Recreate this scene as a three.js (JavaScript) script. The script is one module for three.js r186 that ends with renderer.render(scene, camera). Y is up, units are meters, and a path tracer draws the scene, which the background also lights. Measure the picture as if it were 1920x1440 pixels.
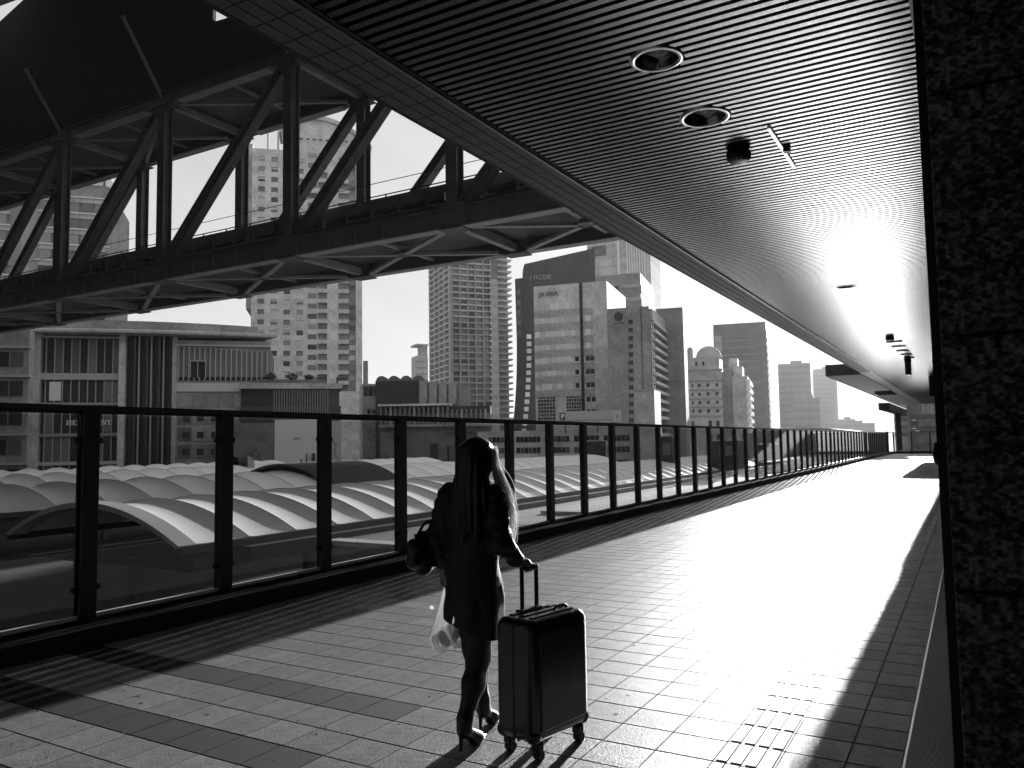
import * as THREE from 'three';
import { mergeGeometries } from 'three/addons/utils/BufferGeometryUtils.js';
import { RoundedBoxGeometry } from 'three/addons/geometries/RoundedBoxGeometry.js';
import { FontLoader } from 'three/addons/loaders/FontLoader.js';
import { TextGeometry } from 'three/addons/geometries/TextGeometry.js';

/* ------------------------------------------------ camera, sky, sun, exposure */
const RAD = Math.PI / 180;
const scene = new THREE.Scene();
const camera = new THREE.PerspectiveCamera(51.87, 4 / 3, 0.05, 9000);
camera.rotation.order = 'YXZ';
camera.position.set(0, 1.68, 0);
camera.rotation.set(4.2056 * RAD, 30.013 * RAD, -0.9025 * RAD);
scene.add(camera);

const renderer = new THREE.WebGLRenderer({ antialias: true });
renderer.toneMapping = THREE.LinearToneMapping;
renderer.toneMappingExposure = 2.75;
renderer.shadowMap.enabled = true;

const SUN_AZ = -6.75 * RAD, SUN_EL = 9.1 * RAD;
const sunDir = new THREE.Vector3(Math.sin(SUN_AZ) * Math.cos(SUN_EL), Math.sin(SUN_EL), -Math.cos(SUN_AZ) * Math.cos(SUN_EL));
const sun = new THREE.DirectionalLight(new THREE.Color(1, 1, 1), 5);
sun.position.copy(sunDir).multiplyScalar(120).add(new THREE.Vector3(-8, 0, -30));
sun.target.position.set(-8, 0, -30);
sun.castShadow = true;
Object.assign(sun.shadow.camera, { left: -70, right: 70, top: 50, bottom: -50, near: 1, far: 300 });
sun.shadow.mapSize.set(2048, 2048);
sun.shadow.radius = 1;
scene.add(sun, sun.target);

{ // a hazy winter sky: pale at the horizon, brightest round the sun, a faint veil of cloud
  const W = 1024, Hh = 512, a = new Float32Array(W * Hh * 4);
  for (let j = 0; j < Hh; j++) for (let i = 0; i < W; i++) {
    const el = ((j + 0.5) / Hh - 0.5) * Math.PI, ph = ((i + 0.5) / W - 0.5) * 2 * Math.PI;
    const d = new THREE.Vector3(Math.cos(el) * Math.cos(ph), Math.sin(el), Math.cos(el) * Math.sin(ph));
    const ang = Math.acos(Math.min(1, Math.max(-1, d.dot(sunDir)))) / RAD;
    const y = Math.max(0, d.y);
    let L = 0.2 + 0.06 * Math.exp(-y * 4) + 0.32 * Math.exp(-ang / 16) + 0.3 * Math.exp(-ang / 7);
    L *= 1 + 0.05 * Math.sin(ph * 7 + 3 * Math.sin(el * 5)) * Math.sin(el * 19 + 2 * Math.cos(ph * 3)) + 0.035 * Math.sin(ph * 19 + el * 31 + 2 * Math.sin(ph * 11)) * Math.sin(el * 47 + 3 * Math.sin(ph * 8));
    const k = (j * W + i) * 4;
    a[k] = a[k + 1] = a[k + 2] = L; a[k + 3] = 1;
  }
  const t = new THREE.DataTexture(a, W, Hh, THREE.RGBAFormat, THREE.FloatType);
  t.mapping = THREE.EquirectangularReflectionMapping;
  t.minFilter = t.magFilter = THREE.LinearFilter; t.wrapS = THREE.RepeatWrapping; t.needsUpdate = true;
  scene.background = t; scene.environment = t;
}
scene.fog = new THREE.FogExp2(new THREE.Color(0.92, 0.92, 0.92), 0.00012);

/* ------------------------------------------------ helpers */
function rng(seed) { let s = seed >>> 0; return () => { s |= 0; s = (s + 0x6D2B79F5) | 0; let t = Math.imul(s ^ (s >>> 15), 1 | s); t = (t + Math.imul(t ^ (t >>> 7), 61 | t)) ^ t; return ((t ^ (t >>> 14)) >>> 0) / 4294967296; }; }
const V = (x, y, z) => new THREE.Vector3(x, y, z);
const used = {};
function numbered(n) { used[n] = (used[n] || 0) + 1; return used[n] === 1 ? n : `${n}_${String(used[n] - 1).padStart(3, '0')}`; }
function shade(o) { o.traverse(c => { if (c.isMesh) { c.castShadow = true; c.receiveShadow = true; } }); return o; }
function thing(name, label, category, pos = [0, 0, 0], turn = 0, group) {
  const o = new THREE.Group(); o.name = numbered(name); o.position.set(...pos); o.rotation.y = turn;
  o.userData = { label, category }; if (group) o.userData.group = group;
  scene.add(o); return o;
}
function setting(name, label) { const o = new THREE.Group(); o.name = numbered(name); o.userData = { kind: 'structure', label, category: name.split('_').pop() }; scene.add(o); return o; }
function merged(gs) { return Array.isArray(gs) ? (gs.length === 1 ? gs[0] : mergeGeometries(gs.map(g => g.index ? g : indexed(g)), false)) : gs; }
function indexed(g) { const n = g.attributes.position.count; g.setIndex([...Array(n).keys()]); return g; }
function part(name, gs, m, parent) {
  const o = new THREE.Mesh(merged(gs), m); o.name = name; o.castShadow = o.receiveShadow = true; parent.add(o); return o;
}
function bx(w, h, d, x = 0, y = 0, z = 0) { // a box with uv in metres
  const g = new THREE.BoxGeometry(w, h, d), u = g.attributes.uv, s = [[d, h], [d, h], [w, d], [w, d], [w, h], [w, h]];
  for (let i = 0; i < 24; i++) { const f = s[i >> 2]; u.setXY(i, u.getX(i) * f[0], u.getY(i) * f[1]); }
  return g.translate(x, y, z);
}
const unit = new THREE.BoxGeometry(1, 1, 1);
function cube(name, m, parent, w, h, d, x, y, z) { const o = new THREE.Mesh(unit, m); o.name = name; o.scale.set(w, h, d); o.position.set(x, y, z); o.castShadow = o.receiveShadow = true; parent.add(o); return o; }
function bar(p, q, w, h) { // a beam from p to q: w across, h deep
  const d = q.clone().sub(p), g = bx(w, h, d.length());
  const m = new THREE.Matrix4().lookAt(p, q, Math.abs(d.clone().normalize().y) > 0.98 ? V(0, 0, 1) : V(0, 1, 0));
  return g.applyMatrix4(m).translate((p.x + q.x) / 2, (p.y + q.y) / 2, (p.z + q.z) / 2);
}
function rod(p, q, r, n = 8) { const d = q.clone().sub(p), g = new THREE.CylinderGeometry(r, r, d.length(), n); return g.applyQuaternion(new THREE.Quaternion().setFromUnitVectors(V(0, 1, 0), d.clone().normalize())).translate((p.x + q.x) / 2, (p.y + q.y) / 2, (p.z + q.z) / 2); }
function tube(pts, r, seg = 16, n = 6) { return new THREE.TubeGeometry(new THREE.CatmullRomCurve3(pts), seg, r, n); }
function rectShape(x0, y0, x1, y1, P = THREE.Shape) { const s = new P(); s.moveTo(x0, y0); s.lineTo(x1, y0); s.lineTo(x1, y1); s.lineTo(x0, y1); s.closePath(); return s; }
function plate(x0, y0, x1, y1, holes, depth) { // a wall with openings, its face at z = 0
  const s = rectShape(x0, y0, x1, y1); for (const h of holes) s.holes.push(rectShape(...h, THREE.Path));
  return new THREE.ExtrudeGeometry(s, { depth, bevelEnabled: false }).translate(0, 0, -depth);
}

/* ------------------------------------------------ textures and materials */
function vnoise(seed, P) { // tileable value noise, period P
  const r = rng(seed), g = Float32Array.from({ length: P * P }, r);
  return (x, y) => { const xi = Math.floor(x), yi = Math.floor(y), fx = x - xi, fy = y - yi, sx = fx * fx * (3 - 2 * fx), sy = fy * fy * (3 - 2 * fy), at = (a, b) => g[((b % P + P) % P) * P + (a % P + P) % P];
    return (at(xi, yi) * (1 - sx) + at(xi + 1, yi) * sx) * (1 - sy) + (at(xi, yi + 1) * (1 - sx) + at(xi + 1, yi + 1) * sx) * sy; };
}
function tex(n, f, srgb = false, rx = 1, ry = 1) {
  const a = new Uint8Array(n * n * 4);
  for (let j = 0; j < n; j++) for (let i = 0; i < n; i++) { const v = Math.max(0, Math.min(255, f(i / n, j / n) * 255)), k = (j * n + i) * 4; a[k] = a[k + 1] = a[k + 2] = v; a[k + 3] = 255; }
  const t = new THREE.DataTexture(a, n, n); t.wrapS = t.wrapT = THREE.RepeatWrapping; t.magFilter = THREE.LinearFilter; t.minFilter = THREE.LinearMipmapLinearFilter; t.generateMipmaps = true;
  if (srgb) t.colorSpace = THREE.SRGBColorSpace; t.repeat.set(rx, ry); t.needsUpdate = true; return t;
}
function again(t, rx, ry = rx) { const c = t.clone(); c.repeat.set(rx, ry); c.needsUpdate = true; return c; }
const n8 = vnoise(1, 8), n32 = vnoise(2, 32), n64 = vnoise(3, 64), n128 = vnoise(4, 128), n256 = vnoise(5, 256);
const rockTex = tex(512, (u, v) => 0.5 * n64(u * 64, v * 64) + 0.5 * n128(u * 128, v * 128));                    // tile relief
const speckTex = tex(512, (u, v) => { const s = n256(u * 256, v * 256), b = n8(u * 8, v * 8); return 0.84 + 0.6 * (s - 0.5) + 0.14 * (b - 0.5); }, true);
const stainTex = tex(512, (u, v) => 0.86 + 0.16 * (n8(u * 8, v * 8) - 0.5) + 0.12 * (n32(u * 32, v * 32) - 0.5) + 0.1 * (n128(u * 128, v * 128) - 0.5), true);
const graniteTex = tex(512, (u, v) => { const a = n64(u * 64, v * 64), b = n128(u * 128, v * 128), c = n8(u * 8, v * 8); return 0.58 + 0.9 * (a - 0.5) + 0.5 * (b - 0.5) + 0.2 * (c - 0.5); }, true);
const graniteBump = tex(512, (u, v) => 0.5 * n32(u * 32, v * 32) + 0.35 * n64(u * 64, v * 64) + 0.15 * n128(u * 128, v * 128));
const roughTex = tex(256, (u, v) => 0.7 + 0.5 * (n32(u * 32, v * 32) - 0.5) + 0.35 * (n128(u * 128, v * 128) - 0.5));

function M(v, roughness = 0.7, metalness = 0, o = {}) { const m = new THREE.MeshStandardMaterial({ roughness, metalness, ...o }); m.color.setRGB(v, v, v); return m; }
function P(v, roughness, ior, o = {}) { const m = new THREE.MeshPhysicalMaterial({ roughness, ior, ...o }); m.color.setRGB(v, v, v); return m; }
function glass(v, o = {}) { const m = new THREE.MeshPhysicalMaterial({ roughness: 0, metalness: 0, transmission: 1, thickness: 0, ior: 1.5, ...o }); m.color.setRGB(v, v, v); return m; }
const stained = again(stainTex, 0.06), stainedNear = again(stainTex, 0.5);
const mat = {
  tile: [0.36, 0.40, 0.32, 0.34, 0.39, 0.37].map((v, i) => P(v, [0.62, 0.56, 0.68, 0.6, 0.65, 0.58][i], 1.45, { map: speckTex, bumpMap: rockTex, bumpScale: 0.003, roughnessMap: roughTex })),
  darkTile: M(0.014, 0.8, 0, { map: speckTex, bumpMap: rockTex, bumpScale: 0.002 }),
  grout: M(0.03, 0.9), tactile: P(0.42, 0.5, 1.8, { map: speckTex }), curb: M(0.02, 0.7, 0, { map: stainedNear }),
  steelEdge: M(0.6, 0.3, 1), grate: M(0.16, 0.4, 1), pit: M(0.01, 0.9),
  slat: M(0.24, 0.27, 1), plenum: M(0.008, 0.95), trim: M(0.62, 0.4), soffit: M(0.09, 0.5), seam: M(0.02, 0.6), canopyRoof: M(0.12, 0.8),
  post: M(0.02, 0.42, 0.3), rail: M(0.12, 0.25, 0.8), sill: M(0.7, 0.35), pane: glass(0.9),
  granite: M(0.3, 0.75, 0, { map: graniteTex, bumpMap: graniteBump, bumpScale: 0.012 }), joint: M(0.006, 0.9),
  black: M(0.012, 0.5), blackGloss: M(0.01, 0.22), white: M(0.75, 0.5), chrome: M(0.7, 0.18, 1),
  trussDark: M(0.1, 0.6), steel: M(0.1, 0.55, 0, { map: again(stainTex, 0.25) }), brace: M(0.32, 0.5, 0, { map: again(stainTex, 0.25) }), roofSheet: M(0.03, 0.9), deck: M(0.1, 1), pipe: M(0.05, 0.4),  // brace is paler than steel: bounce light on undersides put into its colour
  membrane: P(0.86, 0.42, 1.6), membraneEdge: M(0.5, 0.6), gutter: M(0.03, 0.6), flatRoof: M(0.42, 0.6, 0, { map: stainedNear }), paleRoof: M(0.7, 0.55, 0, { map: stainedNear }), corrugated: M(0.4, 0.4, 0.4),
  asphalt: M(0.1, 0.9, 0, { map: again(stainTex, 0.05) }),
  b: v => M(Math.min(0.85, v * 1.2), 0.75, 0, { map: stained }), win: M(0.04, 0.12), winMid: M(0.14, 0.15), winPale: M(0.5, 0.3),
};

/* ------------------------------------------------ the ground and the walkway */
{
  const g = setting('ground', 'dark city ground far below the walkway');
  part('asphalt', bx(9000, 0.2, 9000, 0, -10.1, -2600), mat.asphalt, g);
}
const HC = 4.73;               // ceiling height
const PX = 0.312, PZ = 0.3015; // tile pitch
const floor = setting('walkway_floor', 'elevated walkway paved with square grey tiles, a tactile strip and a drain');
part('slab', bx(8.1, 0.4, 94, -3.2, -0.206, -42), mat.grout, floor);
{
  function tileGeo(w, d, b, seed) { // a chamfered paving tile, its top at y = 0
    const h = 0.02, X = w / 2, Z = d / 2, x = X - b * 0.4, z = Z - b, r = rng(seed), ou = r(), ov = r();
    const P = [], U = [], I = [];
    const quad = (...c) => { const k = P.length / 3; for (const p of c) { P.push(...p); U.push(p[0] / 0.3 + ou + p[1] * 3, p[2] / 0.3 + ov + p[1] * 3); } I.push(k, k + 1, k + 2, k, k + 2, k + 3); };
    quad([-x, 0, z], [x, 0, z], [x, 0, -z], [-x, 0, -z]);
    quad([-X, -b, Z], [X, -b, Z], [x, 0, z], [-x, 0, z]); quad([X, -b, Z], [X, -b, -Z], [x, 0, -z], [x, 0, z]);
    quad([X, -b, -Z], [-X, -b, -Z], [-x, 0, -z], [x, 0, -z]); quad([-X, -b, -Z], [-X, -b, Z], [-x, 0, z], [-x, 0, -z]);
    quad([-X, -h, Z], [X, -h, Z], [X, -b, Z], [-X, -b, Z]); quad([X, -h, Z], [X, -h, -Z], [X, -b, -Z], [X, -b, Z]);
    quad([X, -h, -Z], [-X, -h, -Z], [-X, -b, -Z], [X, -b, -Z]); quad([-X, -h, -Z], [-X, -h, Z], [-X, -b, Z], [-X, -b, -Z]);
    const g = new THREE.BufferGeometry(); g.setAttribute('position', new THREE.Float32BufferAttribute(P, 3)); g.setAttribute('uv', new THREE.Float32BufferAttribute(U, 2)); g.setIndex(I);
    const f = g.toNonIndexed(); f.computeVertexNormals(); return f;
  }
  const r = rng(11), all = [];
  const cols = []; for (let c = 0; c < 17; c++) cols.push([-1.252 - PX * (c + 0.5), PX]);
  cols.push([-0.793, 0.303], [-0.514, 0.252]);
  for (let k = -18; k < 272; k++) {
    const z = -(4.203 + PZ * (k - 0.5));
    cols.forEach(([x, w], ci) => {
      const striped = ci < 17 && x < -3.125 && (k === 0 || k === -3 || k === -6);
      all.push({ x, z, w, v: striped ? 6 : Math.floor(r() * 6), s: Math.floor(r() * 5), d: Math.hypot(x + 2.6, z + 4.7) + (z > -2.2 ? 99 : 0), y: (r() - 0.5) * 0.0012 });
    });
  }
  all.sort((a, b) => a.d - b.d);
  const geos = {}; const geo = (w, s) => geos[w + '_' + s] ||= tileGeo(w - 0.004, PZ - 0.009, 0.0025, 40 + s);
  const ms = [...mat.tile, mat.darkTile];
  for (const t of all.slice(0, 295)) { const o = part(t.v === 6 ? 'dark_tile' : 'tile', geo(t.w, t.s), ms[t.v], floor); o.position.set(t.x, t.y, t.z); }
  const rest = {}; for (const t of all.slice(295)) (rest[`${t.w}_${t.s}_${t.v}`] ||= []).push(t);
  const far = new THREE.Group(); far.name = 'tiles_beyond'; far.userData = { kind: 'stuff' }; floor.add(far);
  const m4 = new THREE.Matrix4();
  for (const k in rest) { const L = rest[k], im = new THREE.InstancedMesh(geo(L[0].w, L[0].s), ms[L[0].v], L.length); im.name = 'tiles'; im.userData = { kind: 'stuff' }; im.receiveShadow = true; L.forEach((t, i) => im.setMatrixAt(i, m4.makeTranslation(t.x, t.y, t.z))); far.add(im); }
  // tactile guide blocks: a flush tile with four raised bars
  const base = tileGeo(0.302, PZ - 0.008, 0.002, 77), bars = [];
  for (let i = 0; i < 4; i++) { const b = tileGeo(0.056, 0.276, 0.005, 90 + i); b.scale(1, 1, 1).translate(-0.1125 + 0.075 * i, 0.0055, 0); bars.push(b); }
  const block = merged([base, ...bars]);
  const fm = []; for (let k = -6; k < 272; k++) { const z = -(4.203 + PZ * (k - 0.5)); if (k < 70) { const o = part('tactile_block', block, mat.tactile, floor); o.position.set(-1.098, 0, z); } else fm.push(z); }
  const im = new THREE.InstancedMesh(block, mat.tactile, fm.length); im.name = 'tactile_blocks_beyond'; im.userData = { kind: 'stuff' }; im.receiveShadow = true; fm.forEach((z, i) => im.setMatrixAt(i, m4.makeTranslation(-1.098, 0, z))); floor.add(im);
  const spot = new THREE.CylinderGeometry(0.5, 0.5, 0.0012, 10), nsp = 160, si = new THREE.InstancedMesh(spot, M(0.09, 0.7), nsp), sr = rng(201); si.name = 'gum_spots'; si.userData = { kind: 'stuff' };
  for (let i = 0; i < nsp; i++) { const q = 0.012 + 0.03 * sr() * sr(); si.setMatrixAt(i, new THREE.Matrix4().makeScale(q, 1, q * (0.7 + 0.5 * sr())).setPosition(-6.2 + 5 * sr(), 0.001, -2.2 - 16 * sr() * sr())); } floor.add(si);
  // drain: steel lip, pit, grate bars
  part('drain_lip', bx(0.012, 0.02, 90, -0.378, -0.004, -42), mat.steelEdge, floor);
  part('drain_pit', bx(0.33, 0.002, 90, -0.207, -0.0045, -42), mat.pit, floor);
  const gb = bx(0.325, 0.006, 0.006), n = 1400, gi = new THREE.InstancedMesh(gb, mat.grate, n); gi.name = 'drain_grate'; gi.userData = { kind: 'stuff' };
  for (let i = 0; i < n; i++) gi.setMatrixAt(i, m4.makeTranslation(-0.207, 0, -3 - i * 0.0165)); floor.add(gi);
  part('drain_cover', bx(0.325, 0.006, 60, -0.207, 0, -56.2), M(0.12, 0.5, 0.6), floor);
}

/* ------------------------------------------------ railing */
const RX = -6.86;
{
  const g = thing('glass_railing', 'long dark steel railing with tall clear glass panels along the left of the walkway', 'railing');
  part('curb', [bx(0.62, 0.15, 88, -6.83, 0.075, -41), bx(0.1, 0.012, 88, -6.56, 0.157, -41)], mat.curb, g);
  part('top_rail', [bx(0.075, 0.045, 84.5, RX, 2.045, -40.4), bx(0.03, 0.03, 84.5, RX, 2.008, -40.4)], mat.rail, g);
  part('sill', bx(0.05, 0.03, 84.5, RX - 0.01, 0.2, -40.4), mat.sill, g);  // pale colour stands in for the sun glint along the sill
  part('base_rail', bx(0.09, 0.035, 84.5, RX, 0.1675, -40.4), mat.post, g);
  const pg = merged([bx(0.022, 1.87, 0.15, 0.042, 1.085, 0), bx(0.022, 1.87, 0.15, -0.042, 1.085, 0), bx(0.062, 1.86, 0.03, 0, 1.085, 0.035), bx(0.062, 1.86, 0.03, 0, 1.085, -0.035), bx(0.14, 0.02, 0.2, 0, 0.163, 0)]);
  const gg = bx(0.012, 1.76, 1.34);
  for (let k = -1; k < 52; k++) {
    const z = -4.25 - 1.5 * k;
    const p = part('post', pg, mat.post, g); p.position.set(RX, 0, z);
    const q = part('glass_panel', gg, mat.pane, g); q.position.set(RX, 1.1, z - 0.75);
  }
  const clamps = new THREE.InstancedMesh(bx(0.03, 0.05, 0.06), mat.post, 53 * 4); clamps.name = 'glass_clamps'; clamps.userData = { kind: 'stuff' };
  for (let k = -1, i = 0; k < 52; k++) for (const dz of [-0.1, -1.4]) for (const y of [0.45, 1.75]) clamps.setMatrixAt(i++, new THREE.Matrix4().makeTranslation(RX, y, -4.25 - 1.5 * k + dz)); g.add(clamps);
  part('end_post', [bx(0.24, 2.1, 0.24, RX + 0.05, 1.05, -82.6), bx(0.5, 0.2, 0.6, RX + 0.25, 0.1, -82.4)], mat.black, g);
  const e = thing('end_railing', 'short glass railing closing off the far end of the walkway', 'railing');
  part('base_rail', bx(7, 0.22, 0.2, -3.3, 0.11, -84), mat.black, e); part('top_rail', bx(7, 0.05, 0.08, -3.3, 2.04, -84), mat.rail, e);
  for (let i = 0; i < 5; i++) { part('post', bx(0.1, 1.8, 0.1, -6.4 + i * 1.55, 1.11, -84), mat.post, e); const q = part('glass_panel', bx(1.36, 1.7, 0.012, -5.625 + i * 1.55, 1.12, -84), mat.pane, e); part('frame', [bx(1.4, 0.06, 0.04, -5.625 + i * 1.55, 0.26, -84), bx(0.05, 1.75, 0.04, -6.32 + i * 1.55, 1.12, -84)], mat.sill, q); }
}

/* ------------------------------------------------ canopy */
const XI = -3.85, XO = -4.4, XR = -0.22;
const canopy = setting('canopy_ceiling', 'walkway canopy with a ceiling of narrow metal slats and a gridded edge soffit');
part('plenum', bx(4.6, 0.02, 96, -1.55, HC + 0.13, -41), mat.plenum, canopy);
part('roof_slab', [bx(5.2, 0.42, 45, -1.8, HC + 0.37, -18.5), bx(5.2, 0.42, 48, -1.85, HC + 0.37, -65.05)], mat.canopyRoof, canopy);
part('wide_soffit', bx(0.56, 0.02, 25, -4.16, HC + 0.02, -53.55), M(0.75, 0.35), canopy);
part('edge_trim', [bx(0.03, 0.07, 92, XI - 0.01, HC + 0.01, -42), bx(0.018, 0.05, 92, XI + 0.02, HC + 0.02, -42)], M(0.3, 0.3, 0.8), canopy);
part('wall_trim', bx(0.035, 0.05, 92, XR + 0.02, HC + 0.01, -42), mat.trim, canopy);
part('far_fascia', bx(0.04, 0.3, 48, -4.46, HC + 0.15, -65.05), mat.seam, canopy);
part('fascia', bx(0.04, 0.55, 45, XO - 0.02, HC + 0.28, -18.5), mat.seam, canopy);
const lights = [[-2.03, -5.92, 0.2], [-2.03, -7.26, 0.225], [-2.03, -17.17, 0.2]];
{
  const P = 0.107, sg = bx(1, 0.028, 0.057), far = [];
  for (let k = 0; ; k++) {
    const z = 3 - k * P; if (z < -86) break;
    let spans = [[XI + 0.04, XR]];
    for (const [lx, lz, lr] of lights) { const dz = Math.abs(z - lz); if (dz < lr + 0.02) { const h = Math.sqrt(Math.max(0, (lr + 0.02) ** 2 - dz * dz)); spans = [[XI + 0.04, lx - h], [lx + h, XR]]; } }
    for (const [a, b] of spans) {
      if (z < -2.4 && z > -33) { const o = part('slat', sg, mat.slat, canopy); o.position.set((a + b) / 2, HC + 0.014, z); o.scale.x = b - a; }
      else far.push([(a + b) / 2, z, b - a]);
    }
  }
  const im = new THREE.InstancedMesh(sg, mat.slat, far.length); im.name = 'slats_beyond'; im.userData = { kind: 'stuff' };
  far.forEach(([x, z, s], i) => im.setMatrixAt(i, new THREE.Matrix4().makeScale(s, 1, 1).setPosition(x, HC + 0.014, z))); canopy.add(im);
  // gridded soffit along the open edge: four lanes of small panels
  part('soffit_backing', bx(0.54, 0.01, 45, (XI + XO) / 2 - 0.01, HC + 0.03, -18.5), mat.seam, canopy);
  const pn = bx(0.118, 0.012, 0.268), fp = [];
  for (let k = 0; k < 148; k++) for (let l = 0; l < 4; l++) {
    const z = 1 - k * 0.28, x = XO + 0.066 + l * 0.13; if (Math.abs(z + 5.0) < 0.06) continue;
    if (z < -2.6 && z > -23.4) { const o = part('soffit_panel', pn, mat.soffit, canopy); o.position.set(x, HC + 0.012, z); } else fp.push([x, z]);
  }
  const jm = new THREE.InstancedMesh(pn, mat.soffit, fp.length); jm.name = 'soffit_panels_beyond'; jm.userData = { kind: 'stuff' };
  fp.forEach(([x, z], i) => jm.setMatrixAt(i, new THREE.Matrix4().makeTranslation(x, HC + 0.012, z))); canopy.add(jm);
}
{ // the canopy widens again near the far end of the walkway
  const g = thing('canopy_wing', 'wide pale canopy wing with a dark slab edge near the far end of the walkway', 'canopy');
  part('underside', bx(2.3, 0.04, 20, -5.0, HC + 0.03, -76), M(0.75, 0.35), g);
  part('roof', bx(2.3, 0.3, 20, -5.0, HC + 0.25, -76), mat.black, g);
}
const lampNames = ['large recessed ceiling downlight nearest the camera', 'large recessed ceiling downlight beside the black ceiling speaker', 'small far recessed downlight in the bright part of the ceiling'];
lights.forEach(([x, z, r], i) => {
  const g = thing('downlight', lampNames[i], 'light', [x, HC, z], 0, 'ceiling downlights');
  part('trim_ring', new THREE.LatheGeometry([[r * 0.86, 0.005], [r * 0.88, -0.012], [r, -0.012], [r + 0.02, -0.002], [r + 0.02, 0.02]].map(p => new THREE.Vector2(...p)), 40), M(0.55, 0.25, 1), g);
  part('reflector', new THREE.LatheGeometry([[r * 0.87, 0], [r * 0.8, 0.06], [r * 0.66, 0.115], [0.001, 0.12]].map(p => new THREE.Vector2(...p)), 40), M(0.25, 0.16, 1), g);
  part('bulb', new THREE.SphereGeometry(r * 0.3, 16, 8, 0, 6.3, 1.57, 1.57).translate(0, 0.118, 0), M(0.3, 0.3), g);
});
[[-1.975, -8.3, 'black ceiling speaker beside the second downlight'], [-1.98, -26.6, 'small black ceiling speaker above the row of dark slots'], [-1.55, -48, 'far black ceiling speaker next to the lightbox sign']].forEach(([x, z, l]) => {
  const g = thing('ceiling_speaker', l, 'speaker', [x, HC, z], 0, 'ceiling speakers');
  part('housing', new THREE.LatheGeometry([[0.001, -0.13], [0.085, -0.13], [0.125, -0.1], [0.13, -0.03], [0.1, 0], [0.1, 0.02]].map(p => new THREE.Vector2(...p)), 28), mat.black, g);
  for (let i = 0; i < 5; i++) part('vent', bx(0.012, 0.05, 0.006, -0.05 + i * 0.025, -0.115, 0.108 - Math.abs(i - 2) * 0.006), M(0.3, 0.4), g);
});
{
  const g = thing('ceiling_conduit', 'thin white conduit with a small black clip across the slats', 'conduit');
  part('channel', bx(0.03, 0.02, 1.31, -1.562, HC - 0.011, -8.48), M(0.92, 0.3, 1), g); part('clip', bx(0.07, 0.05, 0.07, -1.52, HC - 0.026, -8.5), mat.black, g);
  for (let i = 0; i < 5; i++) {
    const s = thing('air_slot', ['nearest', 'second', 'third', 'fourth', 'farthest'][i] + ' of five dark air slots in the bright ceiling', 'vent', [0, 0, 0], 0, 'ceiling air slots');
    part('frame', bx(0.46 - 0.03 * i, 0.03, 0.22, -1.97 + 0.02 * i, HC - 0.02, -28.1 - i * 1.55), mat.black, s);
  }
  const a = thing('hanging_sign', 'narrow black sign hanging edge on from the ceiling', 'sign');
  part('board', bx(0.2, 0.55, 0.5, -1.99, 4.35, -34.8), mat.black, a); part('hanger', bx(0.24, 0.14, 0.3, -1.99, 4.66, -34.8), mat.blackGloss, a);
  const b = thing('lightbox_sign', 'dark framed sign with a pale face hanging beside the granite pillar', 'sign');
  part('frame', bx(0.5, 1.05, 0.2, -1.46, 4.2, -46), mat.black, b); part('face', bx(0.26, 0.62, 0.02, -1.3, 4.2, -45.89), M(0.7, 0.4), b); part('hanger', bx(0.05, 0.1, 0.05, -1.46, 4.75, -46), mat.black, b);
}

/* ------------------------------------------------ granite pillar, side wall and station hall added to block light */
{
  const g = thing('granite_pillar', 'rough dark granite clad pillar filling the right edge of the view', 'wall');
  part('core', bx(1.5, 4.7, 0.5, 0.72, 2.35, -3.12), mat.joint, g);
  part('corner_strip', bx(0.03, 4.68, 0.1, -0.079, 2.34, -2.93), mat.black, g);
  for (let i = -2; i < 4; i++) { const y = 1.206 + 0.782 * i; part('granite_panel', new RoundedBoxGeometry(0.98, 0.774, 0.1, 1, 0.006).translate(0.4245, y + 0.391, -2.85), mat.granite, g); }
  part('light_block_wall', bx(0.4, 4.7, 12, 2.6, 2.35, 2.6), mat.joint, g);  // unseen wall, added to stop sky light coming in from the right
  const w = thing('side_wall', 'dark unseen wall added along the right side behind the pillar to block light', 'wall');
  part('wall', bx(0.3, 4.85, 86, 0.55, 2.42, -44), M(0.04, 0.8), w);  // unseen wall, added to block light along this side
  const s = thing('added_station_hall', 'tall dark unseen station hall added behind the viewpoint to block sky light', 'building');
  const dim = M(0.03, 0.9); part('wall', bx(124, 74, 2, -46, 27, 9), dim, s); part('roof', bx(124, 0.6, 18, -46, 58.3, 1), dim, s); part('end_wall', bx(1, 70, 48, -98, 24, -14), dim, s);  // unseen walls and roof, added to shut sky light out and darken the near side
}
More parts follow.
